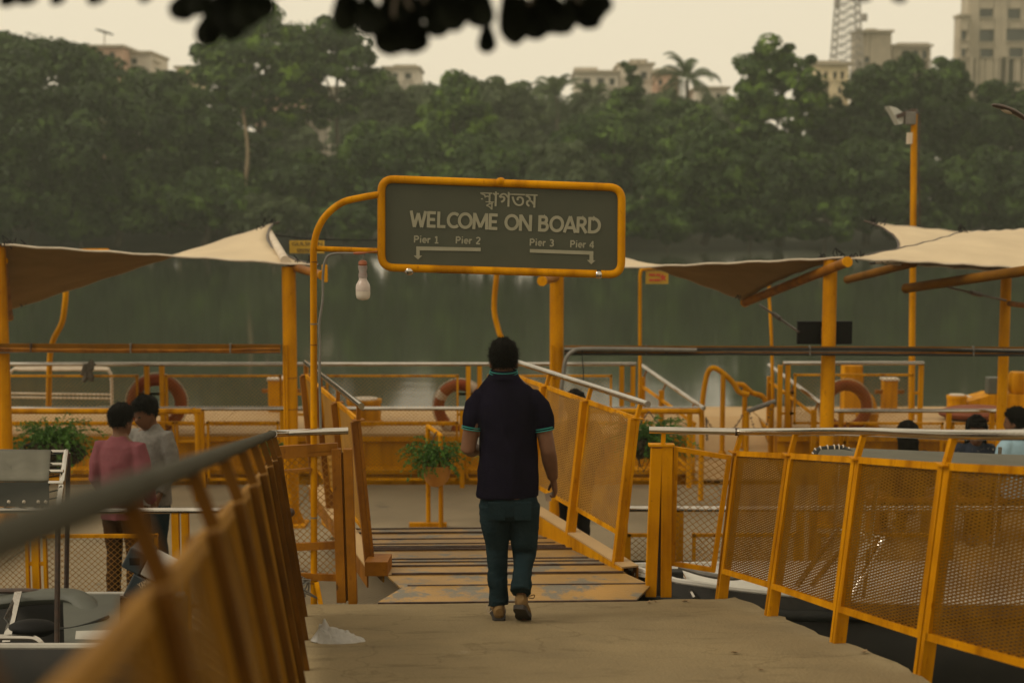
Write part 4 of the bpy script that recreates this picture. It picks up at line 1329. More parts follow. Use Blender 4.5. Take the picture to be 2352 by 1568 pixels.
def beam(label, pxa, pya, pxb, pyb, d=CYL - 0.09, cables=()):
    a, b = at(pxa, pya, d), at(pxb, pyb, d)
    root = thing('cable_beam', label, 'beam', tuple((a + b) / 2))
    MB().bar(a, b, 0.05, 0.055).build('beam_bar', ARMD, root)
    for k, (m_, r_, y_, sag) in enumerate(cables):
        pts = []
        for i in range(13):
            t = i / 12
            p = a.lerp(b, t) + Vector((0, -0.035 - 0.01 * (k % 2), y_ * (1 - .25 * math.sin(t * 3)) - sag * math.sin(math.pi * t) + random.uniform(-.004, .004)))
            pts.append(p)
        MB().tube(curve_pts(pts, 3), r_, 8).build('cable', m_, root, smooth=True)
    for i in range(3):
        t = (i + .5) / 3
        p = a.lerp(b, t)
        MB().box(p + Vector((0, -.035, -.01)), 0.012, 0.05, 0.10).build('cable_tie', CABLE if i % 3 else DARKST, root)
    return root
beam('dirty yellow cable beam between the left columns', -40, 795, 645, 797, cables=((YRUST, .014, -.045, .01), (YRUST, .012, -.015, .02), (CABLE, .008, -.06, .0)))
beam('cable beam with black cables between the right hand columns', 1296, 800, 2420, 803, cables=((CABLE, .018, .0, .01), (RUBB, .016, -.02, -.02), (YRUST, .012, -.045, .0), (RUBB, .013, -.05, .01)))
cv = MB().tube(curve_pts([at(1600, 804, CYL - .16), at(1360, 801, CYL - .16), at(1318, 806, CYL - .16), at(1300, 825, CYL - .16), at(1294, 860, CYL - .16), at(1289, 905, CYL - .16), at(1288, 990, CYL - .14)], 6), 0.022, 10).build('conduit_hose', CABLE, smooth=True)
tag(cv, 'grey conduit bending down the column behind the man', 'cable')
tw = MB().tube(curve_pts([at(1337, 805, CYL - .2), at(1338, 830, CYL - .2), at(1340, 855, CYL - .2), at(1339, 880, CYL - .2)], 4), 0.006, 6).build('hanging_wire', RUBB, smooth=True)
tag(tw, 'short dark wire hanging from the right cable beam', 'wire')

def sail(name, label, c, inset=(0.05, 0.05, 0.05, 0.05), sag=0.0, n=26, cables=True):
    """four corner points in order; edges curve inwards, the cloth between is a saddle"""
    c = [Vector(p) for p in c]
    cen = sum(c, Vector()) / 4
    root = thing(name, label, 'canopy', tuple(c[0]))
    vs = []
    for j in range(n + 1):
        v = j / n
        for i in range(n + 1):
            u = i / n
            p = (c[0] * (1 - u) + c[1] * u) * (1 - v) + (c[3] * (1 - u) + c[2] * u) * v
            bu, bv = 4 * u * (1 - u), 4 * v * (1 - v)
            e0, e2 = inset[0] * bu * (1 - v), inset[2] * bu * v
            e3, e1 = inset[3] * bv * (1 - u), inset[1] * bv * u
            mid_v = ((c[3] + c[2]) - (c[0] + c[1])) / 2
            mid_u = ((c[1] + c[2]) - (c[0] + c[3])) / 2
            p = p + mid_v * (e0 - e2) + mid_u * (e3 - e1) + Vector((0, 0, -sag * bu * bv))
            p.z += 0.006 * math.sin(u * 40) * (1 - bv) + 0.005 * math.sin(v * 37) * (1 - bu)
            vs.append(p)
    fs = [(j * (n + 1) + i, j * (n + 1) + i + 1, (j + 1) * (n + 1) + i + 1, (j + 1) * (n + 1) + i) for j in range(n) for i in range(n)]
    m = MB()
    m.v, m.f = vs, fs
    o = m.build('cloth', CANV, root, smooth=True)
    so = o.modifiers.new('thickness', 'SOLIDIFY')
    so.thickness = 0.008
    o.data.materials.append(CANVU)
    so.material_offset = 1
    for k, idx in enumerate(([i for i in range(n + 1)], [(n + 1) * j + n for j in range(n + 1)], [(n + 1) * n + i for i in range(n, -1, -1)], [(n + 1) * j for j in range(n, -1, -1)])):
        MB().tube([vs[i] for i in idx], 0.012, 6).build('edge_cable', CREAM if k in (0, 2) else DARKST, root, smooth=True)
        # lacing near the corner
    for k, (ci, cj) in enumerate(((0, 0), (n, 0), (n, n), (0, n))):
        p = vs[cj * (n + 1) + ci]
        q = p + (p - cen).normalized() * 0.10
        MB().tube([p, q], 0.012, 6).build('corner_shackle', DARKST, root, smooth=True)
        lc = MB()
        for h in range(7):
            a = p + (cen - p) * (0.02 * h) + Vector((random.uniform(-.05, .05), random.uniform(-.05, .05), random.uniform(-.02, .05)))
            lc.tube(curve_pts([a, a + Vector((random.uniform(-.05, .05), 0, .05)), a + Vector((random.uniform(-.07, .07), .02, -.03))], 3), 0.006, 5)
        lc.build('lacing', RUBB, root, smooth=True, kind='stuff')
    return root
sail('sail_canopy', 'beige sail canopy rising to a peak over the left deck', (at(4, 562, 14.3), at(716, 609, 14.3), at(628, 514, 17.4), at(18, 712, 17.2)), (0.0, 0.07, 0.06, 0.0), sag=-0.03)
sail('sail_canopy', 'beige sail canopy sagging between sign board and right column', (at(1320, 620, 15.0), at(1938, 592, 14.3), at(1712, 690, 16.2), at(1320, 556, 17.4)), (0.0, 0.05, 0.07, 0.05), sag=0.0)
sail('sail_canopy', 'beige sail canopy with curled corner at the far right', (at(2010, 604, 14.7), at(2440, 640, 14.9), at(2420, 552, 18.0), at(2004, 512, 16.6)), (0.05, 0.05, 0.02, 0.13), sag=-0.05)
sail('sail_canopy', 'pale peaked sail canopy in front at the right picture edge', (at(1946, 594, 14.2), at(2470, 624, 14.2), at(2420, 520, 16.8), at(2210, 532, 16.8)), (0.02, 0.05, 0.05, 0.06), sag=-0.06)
def arm(root, pts, r_=0.048, capm=YEL2, pm=None):
    MB().tube(pts, r_, 14).build('boom_pipe', pm or YRUST, root, smooth=True)
    t = (Vector(pts[-1]) - Vector(pts[0])).normalized()
    MB().tube([Vector(pts[-1]) , Vector(pts[-1]) + t * 0.02], r_ * 1.12, 14).build('end_cap', capm, root, smooth=True)
    MB().tube([Vector(pts[0]) - t * .02, Vector(pts[0])], r_ * 1.12, 14).build('end_cap', capm, root, smooth=True)
    return root
arm(COL_C, [at(1712, 694, 16.2), at(1945, 602, 13.9)])
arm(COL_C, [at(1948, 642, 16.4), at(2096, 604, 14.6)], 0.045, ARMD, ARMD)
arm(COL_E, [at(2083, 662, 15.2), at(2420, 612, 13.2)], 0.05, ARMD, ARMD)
arm(COL_B, [at(1284, 634, 14.5), at(1246, 645, 13.8)], 0.045)
arm(COL_A, [at(672, 612, 14.5), at(740, 632, 13.6)], 0.042)
arm(COL_A, [at(655, 598, 14.4), at(618, 535, 17.2)], 0.045, CREAM, CREAM)
arm(COL_D, [at(8, 600, 14.6), at(22, 728, 16.8)], 0.04)
arm(COL_E, [at(2318, 697, 15.9), at(2380, 705, 15.2)], 0.03)
tg = MB().box(at(746, 628, 13.6), 0.055, 0.03, 0.17).build('turnbuckle_plate', YEL2, bevel=0.01)
tag(tg, 'small yellow bracket plate right of the sign post', 'bracket')
for lab, a, b in (('slack tension cable from the slanting arm to the black screen', at(1745, 700, 16), at(1835, 762, 14.6)), ('tension cable from the peaked sail arm to the right column', at(2178, 660, 15.0), at(2310, 690, 15.9))):
    root = thing('tension_cable', lab, 'cable', tuple(a))
    MB().tube([a, b], 0.012, 6).build('wire_rope', DARKST, root, smooth=True)
    m_ = a.lerp(b, 0.45)
    MB().tube([a.lerp(b, .38), a.lerp(b, .55)], 0.026, 8).build('turnbuckle', DARKST, root, smooth=True)
gwire = MB().tube(curve_pts([at(632, 540, 17), at(720, 549, 17), at(880, 552, 17)], 5), 0.008, 5).build('guy_wire', RUBB, smooth=True)
tag(gwire, 'thin dark wire stretched behind the arch of the sign', 'wire')

# black screen on the column
tv = thing('black_screen', 'black flat screen mounted behind the right column', 'screen', tuple(at(1893, 792, 14.65)))
p, q = at(1830, 790, 14.65), at(1957, 737, 14.65)
MB().box(((p.x + q.x) / 2, 14.65, (p.z + q.z) / 2), q.x - p.x, 0.06, q.z - p.z).build('casing', BLACK, tv, bevel=0.008)
MB().box(((p.x + q.x) / 2, 14.56, (p.z + q.z) / 2), 0.08, 0.12, 0.12).build('bracket', DARKST, tv)

# ------------------------------------------------------------------ deck fences
def deck_fence(label, y, z0, x_a, x_b, rail_z, frame_z, posts, panels, low=0.1, rail=True, tube=0.055, cell=0.05, bottom=True):
    root = thing('deck_fence', label, 'fence', ((x_a + x_b) / 2, y, z0))
    if rail:
        MB().tube([(x_a, y, rail_z), (x_b, y, rail_z)], 0.024, 12).build('handrail', STEEL, root, smooth=True)
    for x in posts:
        MB().box((x, y, (z0 + rail_z) / 2 - .012), tube, tube * .8, rail_z - z0 - 0.024).build('post', YEL2, root)
    for (a, b) in panels:
        fr = MB()
        zl = z0 + low
        P = [Vector((a, y, zl)), Vector((b, y, zl)), Vector((b, y, frame_z)), Vector((a, y, frame_z))]
        for i in range(4):
            fr.bar(P[i], P[(i + 1) % 4], 0.025, 0.036, up=Vector((0, 1, 0)), ext=.016)
        fr.build('panel_frame', YEL2, root)
        lattice_obj('chain_link', [p + Vector((0, .014, 0)) for p in P], cell, cell * 0.9, 0.0042, YWIRE, root, wire=True)
        # links from frame to the posts
        for x in posts:
            for e in (a, b):
                if abs(x - e) < 0.32:
                    for zz in (frame_z - .22, zl + .12):
                        MB().bar((e, y, zz), (x, y, zz), 0.02, 0.03).build('link_bar', YEL2, root)
    return root
def X(px, d):
    return (px - CX) / F * d
# pontoon rail with the lifebuoys
yP = 17.02
zr = at(700, 836, yP).z
zf = at(700, 863, yP).z
deck_fence('steel topped mesh railing along the yellow pontoon, left of the boarding slope', yP, PZ, X(-60, yP), X(1463, yP), zr, zf,
           [X(p, yP) for p in (331, 366, 700, 1075, 1101, 1430, 1456)], [(X(-40, yP), X(308, yP)), (X(376, yP), X(640, yP)), (X(748, yP), X(1050, yP)), (X(1122, yP), X(1405, yP))])
deck_fence('short steel topped mesh railing on the pontoon right of the boarding slope', yP + .1, PZ, X(1806, yP), X(2134, yP), zr, zf,
           [X(p, yP) for p in (1800, 1818, 2128)], [(X(1835, yP), X(2108, yP))])
# landing deck, far edge
yD = 16.3
zr2 = at(700, 938, yD).z
deck_fence('low chain link railing along the far edge of the landing deck, left part', yD, 0.0, X(-60, yD), X(1618, yD), zr2, at(700, 970, yD).z,
           [X(p, yD) for p in (456, 643, 1060, 1335, 1588)], [(X(-40, yD), X(390, yD)), (X(398, yD), X(446, yD)), (X(470, yD), X(632, yD)), (X(735, yD), X(1048, yD)), (X(1072, yD), X(1325, yD)), (X(1345, yD), X(1500, yD))])
deck_fence('steel railing along the far edge of the landing deck, right part', yD, 0.0, X(1892, yD), X(2420, yD), at(2000, 943, yD).z, at(2000, 972, yD).z,
           [X(p, yD) for p in (1915, 1940, 2190, 2290)], [(X(1955, yD), X(2175, yD)), (X(2200, yD), X(2400, yD))])
# landing deck, near edge
yN = 10.86
zr3 = at(300, 1172, yN).z
deck_fence('chain link railing on the near edge of the landing deck behind the left boat', yN, 0.0, X(-200, yN), X(640, yN), zr3, at(300, 1230, yN).z,
           [X(p, yN) for p in (389, 412, 60, 640)], [(X(-180, yN), X(40, yN)), (X(82, yN), X(342, yN)), (X(455, yN), X(620, yN))], low=0.06)
deck_fence('chain link railing on the near edge of the landing deck behind the white boat', yN, 0.0, X(1438, yN), X(2500, yN), at(1600, 1168, yN).z, at(1600, 1228, yN).z,
           [X(p, yN) for p in (1438, 1537, 1568, 1850, 1880, 2200)], [(X(1450, yN), X(1515, yN)), (X(1602, yN), X(1840, yN)), (X(1895, yN), X(2180, yN))], low=0.06)

# ------------------------------------------------------------------ lifebuoys
def lifebuoy(label, px, py, d, dia, tilt, band_from):
    c = at(px, py, d)
    root = thing('lifebuoy', label, 'lifebuoy', tuple(c))
    ax = Vector((math.cos(tilt), math.sin(tilt), 0))
    Rm, r_ = dia * 0.40, dia * 0.10
    MB().torus(c, Rm, r_, ax, ZV, 40, 14).build('ring', ORANGE, root, smooth=True)
    for k in range(4):
        a0 = band_from + k * math.pi / 2
        pts = [c + ax * (Rm * math.cos(a0 + t)) + ZV * (Rm * math.sin(a0 + t)) for t in (-.16, -.08, 0, .08, .16)]
        MB().tube(pts, r_ * 1.03, 14).build('band', CREAM if label.startswith('red') else ORANGE, root, smooth=True)
    pts = [c + ax * ((Rm + r_ * 1.2) * math.cos(t)) + ZV * ((Rm + r_ * 1.2) * math.sin(t)) for t in np.linspace(0, 2 * math.pi, 33)]
    MB().tube(pts, 0.007, 5, caps=False).build('grab_line', CREAM, root, smooth=True)
lifebuoy('orange lifebuoy hung on the pontoon rail behind the two standing men', 360, 926, yP + .14, 0.72, 0.1, 0.4)
lifebuoy('red and white lifebuoy on the pontoon rail just left of the walking man', 1058, 935, yP + .14, 0.68, -0.2, 2.6)
lifebuoy('orange lifebuoy half hidden behind the column with the black screen', 1942, 934, yP + .22, 0.66, 0.1, 0.5)

# ------------------------------------------------------------------ bollards on the pontoon
def bollard(label, px, top, w_px, d, z0, kind='round'):
    x = X(px, d)
    r_ = w_px / F * d / 2
    zt = at(px, top, d).z
    root = thing('mooring_bollard', label, 'bollard', (x, d, z0))
    if kind == 'round':
        MB().lathe([(r_ * 1.15, 0), (r_ * 1.15, .03), (r_, .035), (r_, zt - z0 - .05), (r_ * 1.06, zt - z0 - .045), (r_ * 1.06, zt - z0), (r_ * .5, zt - z0 + .008)], (x, d, z0), 24).build('drum', YEL2, root, smooth=True)
        MB().lathe([(r_ * .8, 0), (r_ * .8, .012)], (x, d, zt + .004), 20).build('lid', CREAM, root)
    else:
        MB().box((x, d, (zt + z0) / 2), 2 * r_, 2 * r_, zt - z0).build('box_post', YEL2, root, bevel=0.015)
        MB().box((x, d, zt + .012), 2 * r_ + .03, 2 * r_ + .03, .024).build('cap', CREAM, root)
        MB().bar((x - r_ - .1, d, zt - .16), (x + r_ + .1, d, zt - .16), .05, .05).build('cross_pin', YRUST, root)
bollard('drum shaped yellow bollard with pale lid left of the centre planter', 833, 917, 78, 17.7, PZ)
bollard('square yellow bollard behind the left column', 641, 870, 52, 18.8, PZ, 'box')
bollard('square yellow bollard between short railing and floodlight pole', 2050, 872, 32, 18.8, PZ, 'box')
bollard('wide yellow drum bollard right of the short railing', 2207, 908, 44, 18.6, PZ)
bollard('small square yellow bollard beside the wide drum', 2248, 913, 30, 18.9, PZ, 'box')
bollard('stubby yellow drum bollard below the right lifebuoy', 2000, 948, 50, 17.4, PZ)
vt = thing('deck_ventilator', 'yellow ventilator with curved cowl behind the right lifebuoy', 'ventilator', (X(1962, 18.6), 18.6, PZ))
xv = X(1962, 18.6)
MB().box((xv, 18.6, PZ + .32), .24, .24, .64).build('trunk', YEL2, vt, bevel=.01)
zt = at(1962, 855, 18.6).z
MB().box((xv + .01, 18.6, zt - .13), .26, .2, .26).build('head', YEL2, vt, bevel=.02)
MB().tube(curve_pts([(xv + .02, 18.6, zt - .3), (xv + .2, 18.58, zt - .36), (xv + .27, 18.56, zt - .58)], 5), [.12 - .004 * i for i in range(11)], 14).build('cowl', YEL2, vt, smooth=True)
wb = thing('winch_box', 'stepped yellow winch housing at the right end of the pontoon', 'winch', (X(2290, 18.7), 18.7, PZ))
x_ = X(2290, 18.7)
MB().prism([(x_ - .45, 18.6, PZ), (x_ + .5, 18.6, PZ), (x_ + .5, 18.6, PZ + .24), (x_ - .05, 18.6, PZ + .24), (x_ - .45, 18.6, PZ + .12)], (0, .4, 0)).build('housing', YEL2, wb)
MB().box((x_ + .02, 18.72, PZ + .35), .2, .16, .22).build('motor', GREYH, wb, bevel=.01)
MB().lathe([(.1, 0), (.12, .04), (.12, .24), (.1, .28)], (x_ + .34, 18.75, PZ + .245), 16).build('drum', YEL2, wb, smooth=True)
rd = MB().sphere((X(2255, 18.0), 18.0, PZ + .09), .5, .3, .10, 18, 10).build('float', mat('faded_red_float', (0.22, 0.075, 0.04), .7, (.17, .055, .03), 3, spec=.1), smooth=True)
tag(rd, 'faded red float lying on the pontoon beside the winch', 'float')

# ------------------------------------------------------------------ boarding slope rails, grab rails, chains
def slope_rail(label, p_hi, p_lo, d_hi, d_lo, posts, panel_drop=0.28):
    a, b = at(*p_hi, d_hi), at(*p_lo, d_lo)
    root = thing('slope_railing', label, 'railing', tuple(b - Vector((0, 0, .9))))
    MB().tube([a, b], 0.026, 12).build('handrail', STEEL, root, smooth=True)
    def fz(p):
        t = min(1, max(0, (p.y - (PY0 - .38)) / 1.66))
        return 0.04 + t * (PZ - .04)
    for t in posts:
        p = a.lerp(b, t)
        MB().box((p.x - .05, p.y, (p.z - .1 + fz(p)) / 2), .06, .05, p.z - .1 - fz(p)).build('post', YEL2, root)
        MB().bar(p + Vector((-.05, 0, -.14)), p + Vector((.0, 0, -.02)), .02, .02).build('rail_bracket', YRUST, root)
    p0, p1 = a.lerp(b, 0.1), a.lerp(b, .92)
    dz = Vector((-.05, 0, -panel_drop))
    C = [Vector((p0.x - .05, p0.y, fz(p0) + .08)), Vector((p1.x - .05, p1.y, fz(p1) + .08)), p1 + dz, p0 + dz]
    fr = MB()
    for i in range(4):
        fr.bar(C[i], C[(i + 1) % 4], .03, .04, up=Vector((0.3, 1, 0)), ext=.015)
    fr.build('panel_frame', YEL2, root)
    lattice_obj('mesh_panel', C, .045, .03, .006, YMESH, root, tilt=.6)
slope_rail('slanted steel handrail with mesh on the left of the boarding slope', (1475, 840), (1617, 938), 17.9, 16.5, (0.08, .4, .85), .22)
slope_rail('slanted steel handrail with mesh on the right of the boarding slope', (1766, 838), (1886, 926), 17.9, 16.7, (.1, .5, .95), .16)

def zslope(y):
    t = min(1, max(0, (y - (PY0 - .38)) / 1.66))
    return 0.05 + t * (PZ - .04)
def grab(label, pts, legs, d):
    root = thing('grab_rail', label, 'handrail', (X(legs[0][0], d), d, zslope(d)))
    MB().tube(curve_pts([at(x, y, d) for x, y in pts], 6), 0.032, 12).build('rail', YEL2, root, smooth=True)
    for (lx, ly) in legs:
        t_ = at(lx, ly, d)
        MB().tube([t_, (t_.x, t_.y, zslope(d)) ], 0.03, 12).build('leg', YEL2, root, smooth=True)
        MB().lathe([(.05, 0), (.05, .015), (.034, .04)], (t_.x, t_.y, zslope(d)), 12).build('leg_foot', YEL2, root, smooth=True)
grab('tall arched yellow grab rail on the boarding slope', [(1612, 940), (1617, 895), (1626, 855), (1640, 845), (1662, 858), (1685, 880), (1698, 900), (1720, 906)], [(1612, 938), (1661, 858)], 17.2)
grab('short wavy yellow grab rail on the boarding slope', [(1686, 882), (1706, 884), (1716, 892), (1728, 902), (1750, 909), (1760, 924)], [(1711, 888)], 17.35)
gp2 = thing('grey_pipe_barrier', 'grey taped pipe across two yellow stubs below the wavy rail', 'barrier', (X(1745, 17.0), 17.0, zslope(17)))
MB().tube([at(1716, 944, 17.0), at(1782, 921, 17.0)], .03, 10).build('cross_pipe', CABLE, gp2, smooth=True)
for p_ in ((1715, 945), (1772, 926)):
    t_ = at(*p_, 17.0)
    MB().tube([t_, (t_.x, t_.y, zslope(17.0))], .033, 10).build('leg', YEL2, gp2, smooth=True)
def chain(label, a, b, sag, n=26):
    root = MB()
    a, b = Vector(a), Vector(b)
    for i in range(n):
        t = (i + .5) / n
        p = a.lerp(b, t) - Vector((0, 0, sag * 4 * t * (1 - t)))
        q = a.lerp(b, t + .5 / n) - Vector((0, 0, sag * 4 * (t + .5 / n) * (1 - t - .5 / n)))
        dirn = (q - p).normalized()
        sd_ = dirn.cross(Vector((0, 1, 0))).normalized() if i % 2 else Vector((0, 1, 0))
        Lk = (b - a).length / n
        u_v = dirn
        pts = [p + u_v * (Lk * .75 * math.cos(x)) + sd_ * (.012 * math.sin(x)) for x in np.linspace(0, 2 * math.pi, 9)]
        root.tube(pts, .005, 4, caps=False)
    return tag(root.build('chain', DARKST, smooth=True), label, 'chain')
chain('rusty chain sagging between arched and wavy grab rails', at(1620, 958, 17.0), at(1706, 952, 17.0), .22)
chain('rusty chain hanging under the grey taped pipe', at(1722, 946, 16.95), at(1772, 934, 16.95), .3, 22)
chain('loose chain end hanging from the yellow tube stand', at(1622, 958, 16.9), at(1624, 1010, 16.9), 0.0, 12)

# ------------------------------------------------------------------ planter stands and plants
PLANT = leaf_mat('planter_leaf', (0.03, 0.085, 0.014), (0.085, 0.19, 0.03), (0.11, 0.24, 0.035), patch=3.0)
DRYL = leaf_mat('dry_root', (0.022, 0.017, 0.01), (0.06, 0.045, 0.022), (0.07, 0.05, 0.02), patch=2.0)
def bush(label, px, py, d, rx, rz, n, seed, pot=None, roots=True):
    g = np.random.default_rng(seed)
    c = at(px, py, d)
    root = thing('hanging_plant', label, 'plant', tuple(c - Vector((0, 0, rz))))
    lv, lf, st = [], [], MB()
    up0 = c - Vector((0, 0, rz * .75))
    for k in range(n * 3):
        an = g.uniform(0, 2 * math.pi)
        el = g.uniform(.05, 1.45)
        L = (rx * math.cos(el) + rz * 1.7 * math.sin(el)) * g.uniform(.55, 1.25)
        o_ = up0 + Vector((g.uniform(-.45, .45) * rx, g.uniform(-.3, .3) * rx, g.uniform(-.2, .2) * rz))
        dh = Vector((math.cos(an), math.sin(an) * .8, 0))
        pts = []
        for i in range(7):
            t = i / 6
            e_ = el - 1.6 * t * g.uniform(.7, 1.2)
            o_ = o_ + (dh * math.cos(e_) + ZV * math.sin(e_)) * (L / 6)
            pts.append(o_.copy())
        st.tube(pts, .0025, 3, caps=False)
        for i in range(1, 7):
            for q_ in range(4):
                p_ = pts[i - 1].lerp(pts[i], g.uniform())
                d_ = Vector(g.normal(size=3)) * .7 + dh * .6 + ZV * .25
                d_.normalize()
                w_ = d_.cross(Vector(g.normal(size=3))).normalized()
                s_ = g.uniform(.022, .046)
                o2 = len(lv)
                lv += [p_, p_ + d_ * s_ * .45 + w_ * s_ * .26, p_ + d_ * s_ - ZV * s_ * .15, p_ + d_ * s_ * .45 - w_ * s_ * .26]
                lf.append((o2, o2 + 1, o2 + 2, o2 + 3))
    b = np.array(ROOTLOC[root.name])
    finish('leaves', np_mesh('leaves', np.array([tuple(v) for v in lv]) - b, np.array(lf), 4), PLANT, root)
    st.build('stems', PLANT, root, kind='stuff')
    if roots:
        cs2 = [(c.x + g.uniform(-.75, .75) * rx, c.y + g.uniform(-.4, .4) * rx, c.z - rz * g.uniform(.7, 1.5)) for _ in range(n // 2)]
        v, f = foliage_arrays(cs2, [rx * .3] * len(cs2), 60, 0.035, seedr=g)
        finish('dry_roots', np_mesh('dry_roots', v - b, f, 4), DRYL, root)
        hg = MB()
        for k in range(26):
            o_ = c + Vector((g.uniform(-1.1, 1.1) * rx, g.uniform(-.4, .4) * rx, -rz * .6))
            hg.tube(curve_pts([o_, o_ + Vector((g.uniform(-.05, .05), -.02, -rz * .6)), o_ + Vector((g.uniform(-.08, .08), -.02, -rz * g.uniform(1.0, 2.1)))], 3), .004, 4)
        hg.build('hanging_roots', DRYL, root, kind='stuff')
        MB().sphere(c - Vector((0, 0, rz * 1.05)), rx * .72, rx * .5, rz * .55, 14, 10).build('soil', SOIL, root, smooth=True)
    return c
def pot(label, px, top, bot, w_px, d, pm=None):
    c = at(px, bot, d)
    h = (bot - top) / F * d
    r_ = w_px / F * d / 2
    root = thing('plant_pot', label, 'pot', tuple(c))
    MB().lathe([(r_ * .45, 0), (r_ * .8, h * .25), (r_, h * .65), (r_ * 1.02, h), (r_ * .9, h), (r_ * .86, h * .8)], c, 20).build('bowl', pm or POT, root, smooth=True)
    for s in (-1, 1):
        MB().tube([c + Vector((s * r_, 0, h)), c + Vector((0, 0, h * 2.6))], .006, 5).build('hanger_wire', DARKST, root)
st = thing('planter_stand', 'yellow tube stand on a flat foot at the far end of the gangway', 'stand', tuple(onz(985, 1206, 0)))
n0, n1 = onz(1013, 1212, 0), onz(984, 1199, 0)
tz = 0.96
MB().tube([n0, n0 + Vector((0, 0, tz - .04))] + curve_pts([n0 + Vector((0, 0, tz - .02)), n0.lerp(n1, .06) + Vector((0, 0, tz)), n1 + Vector((0, 0, tz + .05))], 5) + [n1 + Vector((0, 0, tz + .03)), n1], .024, 12).build('bent_tube', YEL2, st, smooth=True)
MB().bar(onz(940, 1204, .02), onz(1026, 1204, .02), .06, .04).build('foot_bar', YEL, st)
bush('leafy green plant hanging on the centre yellow stand', 1000, 1032, 14.25, 0.2, 0.17, 34, 71, roots=False)
pot('round yellow pot under the centre plant', 1003, 1066, 1115, 66, 14.3)
def tube_stand(label, x0, x1, py, d, legs):
    root = thing('tube_stand', label, 'stand', (X((x0 + x1) / 2, d), d, 0))
    a, b = at(x0, py, d), at(x1, py, d)
    MB().tube([a, b], .032, 12).build('top_tube', YEL2, root, smooth=True)
    for lx in legs:
        t_ = at(lx, py, d)
        MB().tube(curve_pts([t_ + Vector((-.06 if lx == legs[-1] else 0, 0, 0)), t_ + Vector((0, 0, -.06)), (t_.x, t_.y, .3), (t_.x, t_.y, 0.0)], 4), .03, 12).build('leg', YEL2, root, smooth=True)
tube_stand('long yellow tube stand carrying the left planter', -80, 462, 944, 15.6, (-70, 452))
tube_stand('yellow tube stand with rounded end behind the gangway rail', 1332, 1606, 944, 15.6, (1340, 1612))
bush('bushy green plant with dry hanging roots at the left, behind the grey awning', 122, 990, 15.2, 0.31, 0.19, 60, 72)
pot('dark soil filled basket half hidden by roots behind the grey awning', 122, 1040, 1084, 104, 15.35, SOIL)
bush('green plant beside the right gangway railing', 1488, 985, 14.9, 0.26, 0.18, 48, 73)
pot('dark soil filled basket under the plant beside the right gangway railing', 1490, 1006, 1046, 92, 15.0, SOIL)
bush('small green sprig behind the left gangway rail', 628, 1020, 15.3, 0.09, 0.08, 12, 74, roots=False)

# ------------------------------------------------------------------ poles with signs and lamps
def pole(label, pts, d, r_=0.034, sign=None):
    root = thing('bent_pole', label, 'pole', tuple(at(*pts[0], d)))
    MB().tube(curve_pts([at(x, y, d) for x, y in pts], 5), r_, 10).build('tube', YEL2, root, smooth=True)
    return root
pole('bent yellow pole rising behind the walking man to the sign board', [(1158, 935), (1156, 800), (1146, 762), (1136, 720), (1136, 680), (1141, 630), (1142, 590)], 17.3)
pole('bent yellow pole below the left sail with a flat top arm', [(112, 935), (114, 830), (122, 782), (142, 742), (149, 700), (152, 660), (156, 600), (162, 580), (250, 577)], 17.3)
ps = pole('slim yellow pole holding the small yellow notice', [(1470, 935), (1470, 800), (1470, 660), (1471, 628), (1480, 618), (1532, 616)], 17.3, 0.022)
MB().box(at(1509, 637, 17.32), 52 / F * 17.3, .012, 30 / F * 17.3).build('notice_plate', SIGNY, ps)
for k, (x, y, w_) in enumerate(((1498, 631, 14), (1512, 631, 10), (1496, 643, 10), (1509, 643, 14))):
    MB().box(at(x, y, 17.3), w_ / F * 17.3, .004, 5 / F * 17.3).build('notice_mark', REDINK, ps)
flat_px([(1521, 627), (1525, 634), (1531, 632), (1527, 639), (1530, 646), (1523, 642), (1518, 647), (1519, 639), (1514, 634), (1520, 634)], ps, REDINK, 'star_mark', 17.3, 0.0)
pole('slim yellow pole right of the arched grab rail', [(1776, 935), (1774, 860), (1772, 780), (1768, 700), (1767, 690), (1766, 640)], 17.5, 0.02)
fl = thing('floodlight_pole', 'tall yellow pole with a pale floodlight on top', 'lamp post', (X(2103, 18.0), 18.0, PZ))
MB().tube([(X(2103, 18.0), 18.0, PZ), at(2100, 262, 18.0)], 0.041, 12).build('shaft', YEL2, fl, smooth=True)
MB().tube([at(2100, 262, 18), at(2098, 252, 18)], 0.05, 12).build('top_cap', DARKST, fl, smooth=True)
MB().prism([at(2042, 243, 18), at(2060, 248, 18), at(2078, 262, 18), at(2074, 284, 18), at(2066, 286, 18)], (0, .22, 0)).build('reflector', PALEG, fl)
MB().bar(at(2060, 268, 17.98), at(2098, 254, 17.98), .04, .05).build('lamp_arm', DARKST, fl)
MB().box(at(2090, 272, 18), .13, .12, .16).build('ballast_box', CABLE, fl, bevel=.01)
MB().box(at(2089, 318, 18), .06, .06, .14).build('junction_box', CREAM, fl)
MB().tube(curve_pts([at(2110, 258, 17.95), at(2113, 290, 17.95), at(2111, 330, 17.95), at(2112, 520, 17.95)], 6), .008, 6).build('cable', DARKST, fl, smooth=True)
ll = thing('street_lamp', 'dark street lamp head poking in from the right edge', 'street lamp', tuple(at(2352, 282, 12.0)))
MB().tube(curve_pts([at(2278, 241, 12), at(2300, 246, 12), at(2330, 258, 12), at(2365, 280, 12)], 4), [.012, .03, .04, .045, .048, .05, .05, .05, .05, .045, .04, .035, .03], 12, flat=.45).build('lamp_head', DARKST, ll, smooth=True)
MB().sphere(at(2312, 256, 12), .05, .04, .016, 12, 8, Matrix.Rotation(R(22), 3, 'Y')).build('lens', CREAM, ll, smooth=True)
